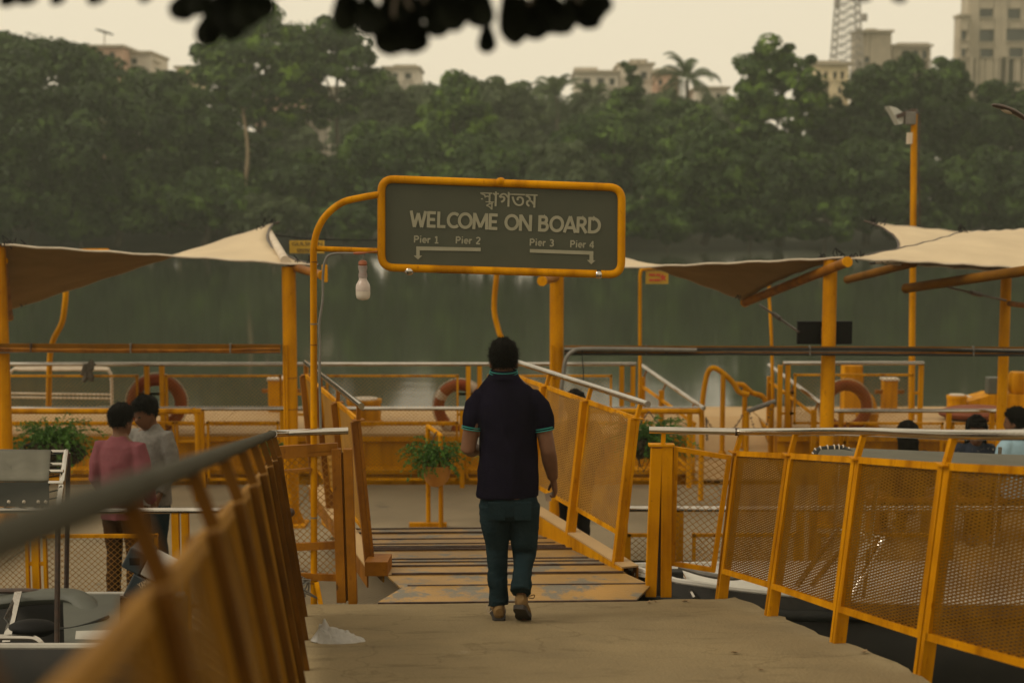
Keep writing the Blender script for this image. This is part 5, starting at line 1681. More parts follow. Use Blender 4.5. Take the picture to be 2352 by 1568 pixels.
MB().tube(curve_pts([at(2360, 278, 12), at(2450, 330, 12.2), at(2520, 480, 12.4), at(2540, 1300, 12.6)], 6), .04, 10).build('pole', DARKST, ll, smooth=True)
gs = thing('place_name_sign', 'small yellow place name sign hung on a wire left of the sign post', 'sign', tuple(at(705, 582, 17.0)))
MB().box(at(705, 567, 17.0), 80 / F * 17, .015, 29 / F * 17).build('plate', SIGNY, gs)
put_text('GULSHAN', 671, 740, 564, 9, gs, INK, d=16.98, ex=Vector((1, 0, 0)), ez=ZV, off=-.003, bold=.02)
G2 = [[(0, 10), (60, 10)], [(4, 10), (2, 5), (7, 2), (9, 7)], [(12, 10), (12, 0)], [(18, 8), (16, 3), (22, 3), (24, 8)], [(28, 10), (28, 0)], [(34, 8), (32, 4), (37, 2), (39, 8)], [(44, 10), (44, 0)], [(50, 9), (48, 4), (54, 3), (56, 8)]]
strokes(G2, 682, 580, 17 / F * 0.75, 2.0, gs, INK, 'lettering', d=16.98, ex=Vector((1, 0, 0)), ez=ZV, yoff=-.003)
for x in (682, 722):
    MB().tube([at(x, 553, 17), at(x, 546, 17)], .006, 5).build('hook', DARKST, gs)

# bundled cloth on the pontoon rail and pale pipe frame behind it
cb = MB()
g = np.random.default_rng(5)
for k in range(9):
    c = at(203 + g.uniform(-7, 7), 836 + g.uniform(-8, 16), yP - .03)
    cb.tube(curve_pts([c, c + Vector((g.uniform(-.06, .06), -.02, -.05)), c + Vector((g.uniform(-.05, .05), 0, -.12))], 3), [.03] * 7, 7)
tag(cb.build('bundled_cloth', mat('faded_cloth', (.12, .1, .075), .95, (.07, .06, .045), 15, bump=.5, bscale=40), smooth=True), 'grey rag knotted round the left pontoon rail', 'cloth')
pf = thing('pipe_rack', 'pale rounded pipe rack standing on the left end of the pontoon', 'rack', (X(130, 18.3), 18.3, PZ))
for y_, d_ in ((845, 18.3), (849, 18.0)):
    MB().tube(curve_pts([at(18, 925, d_), at(20, 868, d_), at(32, 848, d_), at(60, y_, d_), at(230, y_, d_), at(250, 852, d_), at(256, 870, d_), at(257, 930, d_)], 5), .02, 10).build('pipe', CREAM, pf, smooth=True)
for y_ in (903, 912):
    MB().tube([at(22, y_, 18.0), at(255, y_ + 3, 18.0)], .014, 8).build('cross_pipe', CREAM, pf, smooth=True)

# ------------------------------------------------------------------ boats
def loft_boat(root, x0, x1, yc, half, z_g, z_k, m, rim, bow=-1, n=18, bow_len=0.35):
    """open boat lying along X; bow=-1 pointed at x0, +1 pointed at x1, 0 square both ends"""
    sec = []
    for i in range(n + 1):
        t = i / n
        x = x0 + (x1 - x0) * t
        e = t if bow == -1 else (1 - t if bow == 1 else 1)
        k = min(1, (e / bow_len)) ** 0.5 if bow else 1
        k = max(k, 0.03)
        rise = (1 - k) * 0.12
        hw = half * k
        sec.append([Vector((x, yc - hw, z_g + rise)), Vector((x, yc - hw * .92, (z_g + z_k) / 2 + .08)), Vector((x, yc - hw * .55, z_k)), Vector((x, yc + hw * .55, z_k)), Vector((x, yc + hw * .92, (z_g + z_k) / 2 + .08)), Vector((x, yc + hw, z_g + rise))])
    mb = MB()
    vs = [p for s in sec for p in s]
    fs = []
    for i in range(n):
        for k in range(5):
            fs.append((i * 6 + k, i * 6 + k + 1, (i + 1) * 6 + k + 1, (i + 1) * 6 + k))
    mb.add(vs, fs)
    for i in (0, n):
        mb.f.append(tuple(i * 6 + k for k in range(6)))
    o = mb.build('hull', m, root, smooth=True)
    s_ = o.modifiers.new('thickness', 'SOLIDIFY')
    s_.thickness = .03
    s_.offset = 1
    for k in (0, 5):
        MB().tube([s[k] + Vector((0, 0, .01)) for s in sec], .024, 8).build('gunwale', rim, root, smooth=True)
    fl_ = MB()
    vs = []
    for s in sec:
        vs += [s[1] + Vector((0, .03, -.06)), s[4] + Vector((0, -.03, -.06))]
    fl_.add(vs, [(2 * i, 2 * i + 1, 2 * i + 3, 2 * i + 2) for i in range(n)])
    fl_.build('floor_boards', m, root)
    return sec
# left boat: grey, with an awning on a steel frame
b1 = thing('motor_boat', 'grey open motor boat with grey awning moored left of the walkway', 'boat', (-3.6, 9.6, WZ))
RIMW = mat('pale_rim', (.42, .40, .34), .45, (.32, .3, .26), 5)
DARKH = mat('dark_hull', (.02, .019, .016), .6, (.03, .027, .022), 3, spec=.2)
loft_boat(b1, -6.2, X(345, 9.4), 9.55, 0.60, 0.46, -.55, DARKH, RIMW, bow=0)
MB().prism([(X(250, 9.0), 9.0, .46), (X(120, 9.0), 9.0, .46), (X(120, 10.1), 10.1, .47), (X(255, 10.1), 10.1, .47)], (0, 0, .02)).build('side_deck', GREYH, b1)
sh = curve_pts([(X(-40, 9.9), 10.02, .46), (X(60, 9.9), 10.0, .5), (X(150, 9.9), 9.95, .5), (X(205, 9.8), 9.7, .42), (X(255, 9.7), 9.45, .36)], 5)
MB().tube(sh, .09, 12, flat=.6).build('seat_moulding', GREYH, b1, smooth=True)
zA = at(60, 1036, 10.0).z
aw = [at(-60, 1034, 10.05), at(117, 1036, 10.05), at(112, 1106, 9.15), at(-60, 1106, 9.15)]
ao = MB()
NN = 10
vs = []
for j in range(NN + 1):
    for i in range(NN + 1):
        u, v = i / NN, j / NN
        p = (aw[0] * (1 - u) + aw[1] * u) * (1 - v) + (aw[3] * (1 - u) + aw[2] * u) * v
        p.z -= .03 * math.sin(math.pi * u * 3) ** 2 * math.sin(math.pi * v)
        vs.append(p)
ao.add(vs, [(j * (NN + 1) + i, j * (NN + 1) + i + 1, (j + 1) * (NN + 1) + i + 1, (j + 1) * (NN + 1) + i) for j in range(NN) for i in range(NN)])
o = ao.build('awning', CANVG, b1, smooth=True)
o.modifiers.new('thickness', 'SOLIDIFY').thickness = .012
MB().prism([at(-60, 1107, 9.14), at(112, 1107, 9.14), at(112, 1163, 9.08), at(-60, 1163, 9.08)], (0, .01, 0)).build('awning_flap', CANVD, b1)
fA = [at(118, 1037, 10.05), at(152, 1037, 10.05), at(140, 1125, 9.1), at(134, 1168, 9.05)]
MB().tube([fA[0], fA[1]], .014, 8).build('awning_frame', STEEL, b1, smooth=True)
MB().tube([fA[1], fA[2], fA[3]], .02, 8).build('awning_frame', STEEL, b1, smooth=True)
for yy, dd in ((1066, 9.7), (1082, 9.45), (1108, 9.15)):
    MB().tube([at(112, yy, dd), at(146, yy, dd)], .013, 8).build('awning_frame', STEEL, b1, smooth=True)
MB().tube([at(-60, 1171, 9.05), at(138, 1170, 9.05)], .018, 8).build('awning_frame', STEEL, b1, smooth=True)
for k in range(7):
    yy = 1045 + 17 * k
    MB().tube([at(110, yy, 10 - .13 * k), at(146 - k * 1.5, yy - 6, 10 - .13 * k)], .005, 5).build('lashing', RUBB, b1)
for x_p in (20, 55, 88, 105):
    MB().tube([at(x_p, 1154, 9.06), at(x_p - 14, 1171, 9.04)], .005, 5).build('lashing', RUBB, b1)
    MB().sphere(at(x_p, 1152, 9.06), .012, .008, .012, 8, 6).build('eyelet', CREAM, b1, smooth=True)
MB().tube([at(133, 1170, 9.05), at(131, 1482, 9.0)], .018, 8).build('awning_pole', DARKST, b1, smooth=True)
MB().tube([at(157, 1040, 10.05), at(152, 1372, 10.12)], .018, 8).build('awning_pole', DARKST, b1, smooth=True)
MB().tube(curve_pts([at(-30, 1357, 10.0), at(60, 1356, 10.0), at(92, 1360, 10.0), at(110, 1376, 10.0)], 5), .02, 8).build('grab_hoop', DARKST, b1, smooth=True)
MB().tube(curve_pts([at(-30, 1463, 9.0), at(60, 1463, 9.0), at(85, 1468, 9.0), at(98, 1482, 9.0)], 5), .02, 8).build('grab_hoop', STEEL, b1, smooth=True)
MB().bar(at(14, 1478, 9.05), at(42, 1362, 9.9), .05, .03).build('windscreen_frame', STEEL, b1)
MB().prism([at(18, 1432, 9.3), at(44, 1365, 9.9), at(34, 1362, 9.9), at(8, 1420, 9.3)], (0, .02, 0)).build('windscreen', GLASSD, b1)
MB().tube(curve_pts([at(40, 1440, 9.3), at(90, 1436, 9.3), at(150, 1444, 9.3), at(205, 1432, 9.4), at(250, 1415, 9.5)], 5), .012, 6).build('fuel_hose', RUBB, b1, smooth=True)
MB().prism([at(175, 1458, 9.15), at(260, 1456, 9.15), at(260, 1480, 9.05), at(172, 1482, 9.05)], (0, 0, .03)).build('hatch_cover', RIMW, b1)
MB().sphere(at(75, 1442, 9.3), .17, .1, .06, 14, 8).build('seat_bag', BLACK, b1, smooth=True)
# outboard motor, tilted up
om = thing('outboard_motor', 'tilted outboard motor with white and dark blue cowl behind the left fence', 'outboard motor', tuple(at(355, 1420, 9.75)))
NAVYP = mat('navy_plastic', (.016, .027, .034), .35)
o0 = at(368, 1302, 9.72)
axu = (at(405, 1318, 9.72) - at(338, 1284, 9.72)).normalized()     # along the tilted cowl
axv = Vector((-axu.z, 0, axu.x))
def om_box(cu_, cv_, lu, lv, ly, m_, nm, yoff=0):
    mb = MB()
    c = o0 + axu * cu_ + axv * cv_ + Vector((0, yoff, 0))
    q = [c + axu * (lu / 2 * i) + axv * (lv / 2 * j) + Vector((0, -ly / 2, 0)) for i, j in ((-1, -1), (1, -1), (1, 1), (-1, 1))]
    mb.prism(q, (0, ly, 0))
    return mb.build(nm, m_, om, bevel=.012)
om_box(.03, 0, .24, .135, .26, WHITEH, 'cowl_top')
om_box(-.16, .0, .14, .16, .26, NAVYP, 'cowl_cap')
om_box(.02, -.17, .30, .18, .25, NAVYP, 'cowl_side')
om_box(.06, -.42, .16, .36, .16, DARKST, 'leg')
MB().box(o0 + axu * -.16 + Vector((0, -.132, .0)), .07, .006, .05).build('vent', BLACK, om)
put_text('YAMAHA', 322, 366, 1352, 15, om, CREAM, d=9.585, ex=(axu * .55 + axv * .83).normalized(), ez=(axv * .55 - axu * .83).normalized(), off=0, bold=.02)

# right boat: white hull, grey canopy
b2 = thing('canopy_boat', 'white boat with long grey canopy moored right of the walkway', 'boat', (3.2, 9.6, WZ))
loft_boat(b2, X(1452, 9.95), 6.6, 9.98, 0.52, 0.60, -.55, DARKH, WHITEH, bow=-1, bow_len=0.30)
dpts = [Vector((X(1475, 9.95), 9.75, .56))]
fd = MB()
vs = []
for i in range(11):
    t = i / 10
    x = X(1462, 9.95) + (4.2 - X(1462, 9.95)) * t
    k = min(1, (t * .58 + .01) / .30) ** .5
    hw = .51 * max(k, .06)
    vs += [Vector((x, 9.98 - hw, .615 + (1 - k) * .11)), Vector((x, 9.98 + hw, .615 + (1 - k) * .11))]
fd.add(vs, [(2 * i, 2 * i + 2, 2 * i + 3, 2 * i + 1) for i in range(10)])
fdo = fd.build('fore_deck', WHITEH, b2)
fdo.modifiers.new('thickness', 'SOLIDIFY').thickness = .02
RUBS = MB().tube([(X(1470, 9.9), 9.8, .58), (1.3, 9.6, .53), (1.9, 9.46, .52), (2.5, 9.44, .52), (6.5, 9.44, .52)], .04, 10).build('rubbing_strake', RUBB, b2, smooth=True)
cz = 1.56
can = [at(1905, 1034, 10.7), at(2700, 1060, 10.7), at(2700, 1120, 9.2), at(1870, 1062, 9.4)]
vs = []
for j in range(9):
    for i in range(15):
        u, v = i / 14, j / 8
        p = (can[0] * (1 - u) + can[1] * u) * (1 - v) + (can[3] * (1 - u) + can[2] * u) * v
        p.z += .05 * math.sin(math.pi * v)
        vs.append(p)
cm = MB().add(vs, [(j * 15 + i, j * 15 + i + 1, (j + 1) * 15 + i + 1, (j + 1) * 15 + i) for j in range(8) for i in range(14)])
co = cm.build('canopy', CANVG, b2, smooth=True)
co.modifiers.new('thickness', 'SOLIDIFY').thickness = .012
hp = curve_pts([at(1872, 1050, 9.8), at(1878, 1035, 9.9), at(1915, 1030, 10.0), at(1940, 1032, 10.0), at(1970, 1052, 9.8)], 5)
MB().tube(hp, .024, 10).build('canopy_bow', RUBB, b2, smooth=True)
for i in range(2, len(hp) - 1, 2):
    MB().torus(hp[i], .027, .005, (hp[i + 1] - hp[i - 1]).normalized().cross(Vector((0, 1, 0))).normalized(), Vector((0, 1, 0)), 12, 6).build('lashing', CREAM, b2, smooth=True)
MB().prism([p + Vector((0, .05, -.005)) for p in (hp[2], hp[8], hp[14], hp[-2])] + [at(1960, 1062, 9.85), at(1876, 1062, 9.85)], (0, .02, 0)).build('canopy_end', BLACK, b2)
def b2rod(a, b, r_=.014, m_=STEEL):
    MB().tube([a, b], r_, 8).build('canopy_frame', m_, b2, smooth=True)
for xx in (2.4, 3.6, 4.8, 6.0):
    b2rod(Vector((xx, 9.5, .6)), Vector((xx + .05, 9.4, 1.46)))
    b2rod(Vector((xx, 10.45, .6)), Vector((xx + .05, 10.5, 1.5)))
b2rod(at(1830, 1345, 9.5), at(1925, 1215, 9.5), .02)
b2rod(at(1865, 1345, 9.6), at(1950, 1235, 9.6), .02)
b2rod(at(1925, 1215, 9.5), at(2030, 1235, 9.5), .02)
b2rod(at(2030, 1235, 9.5), at(1955, 1370, 9.4), .02)
b2rod(at(1560, 1310, 10.0), at(1596, 1375, 9.6), .02)
b2rod(at(1530, 1318, 9.9), at(1560, 1312, 9.9), .012)
MB().box(at(1552, 1318, 9.85), .10, .1, .06).build('mooring_cleat', RUBB, b2, bevel=.01)
MB().tube(curve_pts([at(1560, 1300, 9.7), at(1620, 1318, 9.6), at(1680, 1326, 9.5), at(1720, 1320, 9.5)], 5), .02, 8).build('bow_rail', CABLE, b2, smooth=True)
MB().prism([at(1960, 1300, 9.4), at(2010, 1240, 9.4), at(1990, 1235, 9.5), at(1935, 1330, 9.5)], (0, .02, 0)).build('windscreen', PALEG, b2)
for k in range(3):
    MB().box((4.5 + k * .7, 9.98, .60), .3, .9, .06).build('thwart', WHITEH, b2, bevel=.01)
fh = MB().tube(curve_pts([gnd(2120, 1500) + Vector((.1, 0, -.45)), gnd(2200, 1560) + Vector((.15, 0, -.5)), gnd(2330, 1610) + Vector((.25, 0, -.55)), gnd(2500, 1680) + Vector((.4, 0, -.6))], 6), .022, 8).build('hose', mat('green_hose', (.12, .14, .11), .5), smooth=True)
tag(fh, 'pale green hose hanging along the outside of the right walkway edge', 'hose')

# ------------------------------------------------------------------ plastic bag and fallen leaves
bgc = gnd(778, 1473)
bb = MB()
prof = []
nB, mB = 44, 20
for j in range(mB + 1):
    v = j / mB
    for i in range(nB):
        a = 2 * math.pi * i / nB
        rx_ = 0.124 * (1 - v) ** 0.6 * (1 + .1 * math.sin(3 * a + 1)) + .004
        ry_ = 0.085 * (1 - v) ** 0.6 + .003
        x = rx_ * math.cos(a)
        y = ry_ * math.sin(a)
        z = .068 * v
        # a peak on the left
        pk = math.exp(-((x + .085) / .035) ** 2) * .075 * v
        nzv = Vector((x * 26, y * 26, z * 26 + 4))
        w_ = .030 * (0.5 - abs(mnoise.noise(nzv))) * v ** .5 + .016 * mnoise.noise(Vector((x * 60, y * 60, z * 50)))
        prof.append(bgc + Vector((x * (1 + .02 * math.sin(9 * a)) - .05 * v, y, z + pk + max(w_, -z))))
bb.add(prof, [(j * nB + i, j * nB + (i + 1) % nB, (j + 1) * nB + (i + 1) % nB, (j + 1) * nB + i) for j in range(mB) for i in range(nB)])
pk0 = bgc + Vector((-.075, 0, .04))
bb.loft([(pk0 + Vector((-.015, 0, -.03)), .06, .045), (pk0 + Vector((0, 0, .02)), .038, .026), (pk0 + Vector((.004, 0, .055)), .017, .013), (pk0 + Vector((0.0, 0, .085)), .004, .004)], 12)
tag(bb.build('plastic_bag', BAGM, smooth=True), 'crumpled thin white plastic bag lying on the concrete walkway', 'plastic bag')
LITTER = mat('dry_leaf', (.26, .17, .08), .8, (.17, .11, .05), 20)
for (x, y, a, s, lab) in ((1576, 1383, .4, .035, 'dry curled leaf at the foot of the right gate post'), (1490, 1385, 1.2, .028, 'darker dry leaf by the gangway flap'), (1505, 1383, 2.2, .022, 'tiny dry leaf next to the right gate post'),
                          (1690, 1501, .2, .03, 'dry leaf in the middle of the concrete'), (1985, 1500, .9, .03, 'dry leaf near the right concrete edge'), (1746, 1540, 2.6, .022, 'small grey leaf low in the picture on the concrete')):
    p = gnd(x, y)
    mb = MB()
    d1 = Vector((math.cos(a), math.sin(a), -.162 * math.sin(a)))
    d2 = Vector((-math.sin(a), math.cos(a), -.162 * math.cos(a)))
    L = [(-1, 0, .2), (-.5, .42, .35), (.2, .5, .3), (1, 0, .55), (.2, -.5, .3), (-.5, -.42, .35), (0, 0, .05)]
    mb.add([p + d1 * (u * s) + d2 * (v * s) + ZV * (w_ * s + .004) for u, v, w_ in L], [(0, 1, 6), (1, 2, 6), (2, 3, 6), (3, 4, 6), (4, 5, 6), (5, 0, 6)])
    tag(mb.build('fallen_leaf', LITTER), lab, 'leaf', 'fallen leaves on the walkway')

# ------------------------------------------------------------------ overhanging branch close to the camera
BLEAF = mat('overhanging_leaf', (.0045, .0055, .0022), .7, (.003, .0035, .0015), 30, spec=.03)
bd = 2.7
bt = thing('overhanging_branch', 'dark leafy branch hanging into the top of the picture', 'branch', tuple(at(900, -160, bd)))
tw = MB()
tw.tube(curve_pts([at(-200, -260, bd), at(400, -110, bd), at(900, -70, bd), at(1300, -60, bd), at(1500, -90, bd)], 6), .008, 7)
def leafat(px, py, ang, L, W, dd=0.0, tiltx=0.0):
    """leaf whose stalk end is at (px,py) and that hangs towards angle ang (0 = straight down)"""
    o = at(px, py, bd + dd)
    t = Vector((math.sin(ang), tiltx, -math.cos(ang)))
    s = Vector((math.cos(ang), .25 * math.sin(px), math.sin(ang)))
    m = MB()
    k = bd / F
    prof_ = [(0, .04), (.12, .2), (.3, .34), (.5, .45), (.7, .5), (.85, .42), (.95, .24), (1, .04)]
    vs, fs = [], []
    for u, w_ in prof_:
        c = o + t * (u * L * k) + Vector((0, .03 * math.sin(u * 3), 0))
        vs += [c - s * (w_ * W * k), c + Vector((0, .006, 0)), c + s * (w_ * W * k)]
    for i in range(len(prof_) - 1):
        fs += [(3 * i, 3 * i + 1, 3 * i + 4, 3 * i + 3), (3 * i + 1, 3 * i + 2, 3 * i + 5, 3 * i + 4)]
    m.add(vs, fs)
    ob = m.build('leaf', BLEAF, bt, smooth=True)
    ob.modifiers.new('thickness', 'SOLIDIFY').thickness = .0012
LV = [(75, -60, -.35, 75, 46), (30, -50, -.5, 68, 40), (135, -55, -.25, 68, 34), (215, -60, 0, 72, 42), (320, -60, .1, 62, 36),
      (440, -30, -.6, 82, 60), (520, -70, -.15, 130, 80), (500, 0, -.45, 112, 66), (560, -40, .05, 105, 70), (585, -50, .2, 90, 56), (470, -60, -.3, 95, 60), (545, -20, -.2, 115, 60),
      (800, -60, -.1, 128, 66), (840, -20, .1, 100, 70), (880, 0, .12, 122, 78), (900, -50, 0, 150, 80), (945, 20, .0, 100, 78), (960, -50, .5, 125, 66), (905, 40, -.15, 82, 76), (860, 20, .4, 85, 50), (975, 5, .55, 90, 62), (930, -30, .2, 90, 70), (815, 0, -.5, 70, 50),
      (1020, -60, .2, 125, 70), (1040, -30, -.3, 95, 48), (1070, -50, .3, 110, 56), (1118, 48, 0, 76, 46), (1105, -40, .12, 100, 46), (1000, -20, .7, 90, 50), (1060, -10, 0, 60, 40),
      (1170, -50, .1, 142, 70), (1200, -10, .2, 98, 72), (1215, 10, .35, 82, 66), (1255, -20, .5, 110, 70), (1290, -30, .8, 125, 66), (1310, -5, 1.15, 92, 58), (1240, -60, .2, 140, 90), (1340, -25, 1.0, 76, 50), (1185, 0, -.1, 90, 54), (1330, 5, .5, 58, 44),
      (1990, -50, 0, 52, 44), (2070, -50, .2, 52, 36), (700, -70, .1, 66, 40), (640, -70, 0, 66, 40), (1420, -80, .2, 66, 44)]
for i, (x, y, a, L, W) in enumerate(LV):
    leafat(x, y, a, L, W, dd=random.uniform(-.12, .12), tiltx=random.uniform(-.35, .35))
    tw.tube(curve_pts([at(x, y, bd), at(x + random.uniform(-20, 20), y - 30, bd), at(min(1500, max(-200, x + 30)), -100, bd)], 3), .003, 5)
tw.tube(curve_pts([at(1118, 50, bd), at(1110, 10, bd), at(1100, -60, bd)], 4), .0035, 5)
tw.build('twigs', BARK, bt, smooth=True)

# ------------------------------------------------------------------ people
def remeshed(mb, voxel, smooth=4, fold=None):
    me = bpy.data.meshes.new('tmp')
    me.from_pydata([tuple(v) for v in mb.v], [], mb.f)
    o = bpy.data.objects.new('tmp', me)
    col.objects.link(o)
    bmx = bmesh.new(); bmx.from_mesh(me); bmesh.ops.recalc_face_normals(bmx, faces=bmx.faces); bmx.to_mesh(me); bmx.free()
    r = o.modifiers.new('r', 'REMESH')
    r.mode = 'VOXEL'
    r.voxel_size = voxel
    s = o.modifiers.new('s', 'SMOOTH')
    s.iterations = smooth
    s.factor = 0.5
    bpy.context.view_layer.update()
    dg = bpy.context.evaluated_depsgraph_get()
    out = bpy.data.meshes.new_from_object(o.evaluated_get(dg))
    bpy.data.objects.remove(o)
    bpy.data.meshes.remove(me)
    if fold:
        n = len(out.vertices)
        co, no = np.empty(n * 3, np.float32), np.empty(n * 3, np.float32)
        out.vertices.foreach_get('co', co)
        out.vertices.foreach_get('normal', no)
        co, no = co.reshape(-1, 3), no.reshape(-1, 3)
        am = np.array([fold(Vector(c)) for c in co.tolist()], np.float32)
        out.vertices.foreach_set('co', (co + no * am[:, None]).ravel())
        out.update()
    return out

HEADR = [(-.5, .030, .050, .026), (-.43, .046, .036, .048), (-.32, .060, .022, .070), (-.18, .069, .010, .085), (0, .074, .0, .094), (.15, .077, -.004, .098), (.3, .072, -.006, .092), (.42, .053, -.006, .068), (.5, .018, -.006, .022)]
def head_ring(t):
    for i in range(len(HEADR) - 1):
        a, b = HEADR[i], HEADR[i + 1]
        if t <= b[0]:
            k = (t - a[0]) / (b[0] - a[0])
            return [a[j] + (b[j] - a[j]) * k for j in range(4)]
    return HEADR[-1]

def person(label, base, yaw, J, top, trousers, shirt_r, sleeve, head_rot=(0, 0), hs=1.0, legs=True, top_m=NAVY, leg_m=JEANS, shoe_m=SHOE, shoes=True, voxel=.012, hair='short', folds=.006, hand='relax', cat='person', scarf=None, long_sleeve=False, arm_s=1.0):
    base = Vector(base)
    Rz = Matrix.Rotation(yaw, 3, 'Z')
    T = lambda p: base + Rz @ Vector(p)
    root = thing('person', label, cat, tuple(base))
    def place(me):
        me.transform(Matrix.Translation(base - ROOTLOC[root.name]) @ Rz.to_4x4())
        return me
    j = {k: Vector(v) for k, v in J.items()}
    Hm = Matrix.Rotation(head_rot[0], 3, 'Z') @ Matrix.Rotation(head_rot[1], 3, 'X')
    hc = j['head']
    hh = .235 * hs
    # ---- body: one continuous skin
    b = MB()
    b.loft([(hc + Hm @ Vector((0, yc * hs, t * hh)), rx * hs, ry * hs, head_rot[0]) for t, rx, yc, ry in HEADR], 20)
    b.sphere(hc + Hm @ Vector((0, .098 * hs, -.035 * hs)), .015 * hs, .022 * hs, .026 * hs, 10, 8)
    b.sphere(hc + Hm @ Vector((0, .085 * hs, .012)), .05 * hs, .018, .012, 10, 6)
    b.sphere(hc + Hm @ Vector((0, .086 * hs, -.075 * hs)), .024, .014, .010, 10, 6)
    for s in (-1, 1):
        b.sphere(hc + Hm @ Vector((s * .079 * hs, -.008, -.022 * hs)), .011, .022 * hs, .032 * hs, 8, 8)
    b.tube([j['neck'] + Vector((0, 0, -.06)), j['neck'], hc + Hm @ Vector((0, -.012, -.06))], [.066, .056, .055], 14)
    b.loft([(c, rx * .9, ry * .88) for c, rx, ry in shirt_r], 20)
    for s in 'LR':
        b.tube([j['sh' + s] + Vector((.02 if s == 'L' else -.02, 0, -.03)), j['sh' + s].lerp(j['el' + s], .5), j['el' + s], j['el' + s].lerp(j['wr' + s], .35), j['wr' + s]], [.040, .043 * arm_s, .040 * arm_s, .041 * arm_s, .027 * arm_s], 12)
        if legs:
            b.tube([j['hip' + s], j['hip' + s].lerp(j['kn' + s], .5), j['kn' + s], j['kn' + s].lerp(j['an' + s], .4), j['an' + s]], [.082, .07, .052, .05, .036], 12)
            b.tube([j['an' + s], j['an' + s].lerp(j['toe' + s], .5) + Vector((0, 0, -.0)), j['toe' + s]], [.036, .034, .02], 10)
    body = remeshed(b, voxel, 3)
    # hands appended to the same skin mesh
    hb = MB()
    for s in 'LR':
        w_ = j['wr' + s]
        fa = (w_ - j['el' + s]).normalized()
        inw = Vector((-1 if s == 'R' else 1, 0, 0))
        pn = fa.cross(inw).normalized()           # across the palm normal
        side = pn.cross(fa).normalized()
        palm_n = inw - fa * inw.dot(fa)
        palm_n.normalize()
        ac = fa.cross(palm_n).normalized()
        if ac.y < 0:
            ac = -ac
        hb.loft([], 3) if False else None
        kn_c = w_ + fa * .085
        pl = []
        for t, wd, th in ((-.02, .026, .022), (.02, .033, .02), (.055, .04, .019), (.09, .041, .015)):
            pl.append((w_ + fa * t, wd, th))
        vs, fs = [], []
        nn_ = 12
        for c, wd, th in pl:
            for k in range(nn_):
                a = 2 * math.pi * k / nn_
                vs.append(c + ac * (wd * math.cos(a)) + palm_n * (th * math.sin(a)))
        for i in range(len(pl) - 1):
            for k in range(nn_):
                fs.append((i * nn_ + k, i * nn_ + (k + 1) % nn_, (i + 1) * nn_ + (k + 1) % nn_, (i + 1) * nn_ + k))
        fs.append(tuple(range(nn_ - 1, -1, -1)))
        fs.append(tuple((len(pl) - 1) * nn_ + k for k in range(nn_)))
        hb.add(vs, fs)
        for q, (o_, L) in enumerate(((.031, .066), (.010, .074), (-.011, .069), (-.031, .054))):
            c0 = w_ + fa * .083 + ac * o_
            curl = .55 + .18 * q if hand == 'curl' else .3 + .08 * q
            p1 = c0 + fa * (L * .45) + palm_n * (L * .16 * curl)
            d2 = (fa * math.cos(curl * 1.5) + palm_n * math.sin(curl * 1.5))
            p2 = p1 + d2 * (L * .33)
            d3 = (fa * math.cos(curl * 2.6) + palm_n * math.sin(curl * 2.6))
            p3 = p2 + d3 * (L * .27)
            hb.tube([c0, p1, p2, p3], [.0098, .009, .0082, .006], 8)
        t0 = w_ + fa * .03 + ac * .03
        hb.tube([t0, t0 + fa * .03 + ac * .016 + palm_n * .014, t0 + fa * .058 + ac * .012 + palm_n * .032, t0 + fa * .075 + ac * .004 + palm_n * .042], [.0125, .011, .0095, .007], 8)
    hme = remeshed(hb, .0045, 1)
    bmx = bmesh.new()
    bmx.from_mesh(body)
    bmx.from_mesh(hme)
    bmx.to_mesh(body)
    bmx.free()
    bpy.data.meshes.remove(hme)
    bo_ = finish('body', place(body), SKIN, root, smooth=True)
    # eyes
    for s in (-1, 1):
        e = MB().sphere(T(hc + Hm @ Vector((s * .031 * hs, .083 * hs, -.004))), .012, .012, .007, 8, 6)
        e.build('eye', BLACK, root, smooth=True)
    # ---- hair: grown as a cap over the skull
    n_, m_ = 40, 12
    vs = []
    for i in range(m_ + 1):
        for k in range(n_):
            a = 2 * math.pi * k / n_
            fy = math.sin(a)
            if hair == 'short':
                zmin = -.02 if fy < .25 else .21
                zmin = -.17 if fy < -.35 else zmin
                if -.35 <= fy < .25:
                    zmin = -.17 + (fy + .35) / .6 * .19
                if .25 <= fy < .6:
                    zmin = .02 + (fy - .25) / .35 * .19
            else:
                zmin = -.75 if fy < .1 else (.2 if fy > .6 else -.6 + (fy - .1) / .5 * .8)
            t = .53 - (.53 - zmin) * (i / m_) ** .8
            tt = max(-.5, min(.5, t))
            _, rx, yc, ry = head_ring(tt)
            thick = .010 + .006 * max(0, t * 2) if hair == 'short' else .02
            if t <= zmin + .08 and hair == 'short':
                thick = .006
            if t > .5:
                rx, ry = .012, .014
            if hair != 'short' and t < -.2:
                rx, yc, ry = .075, -.02, .075
            p = Vector(((rx + thick) * math.cos(a), yc + (ry + thick) * fy, 0)) * hs
            p.z = t * hh + (thick * .8 if t > .35 else 0)
            nz = .006 * mnoise.noise(p * 45) + .004 * mnoise.noise(p * 120)
            p = p * (1 + nz / .09)
            vs.append(T(hc + Hm @ p))
    mb = MB().add(vs, [(i * n_ + k, i * n_ + (k + 1) % n_, (i + 1) * n_ + (k + 1) % n_, (i + 1) * n_ + k) for i in range(m_) for k in range(n_)] + [tuple(range(n_))])
    ho_ = mb.build('hair', HAIR, root, smooth=True)
    sm = ho_.modifiers.new('thickness', 'SOLIDIFY')
    sm.thickness = -.012
    sm.offset = -1
    # loose strands that break the outline of the hair
    sv, sf = [], []
    gh = np.random.default_rng(int(abs(base.x * 1000)) % 9999 + 3)
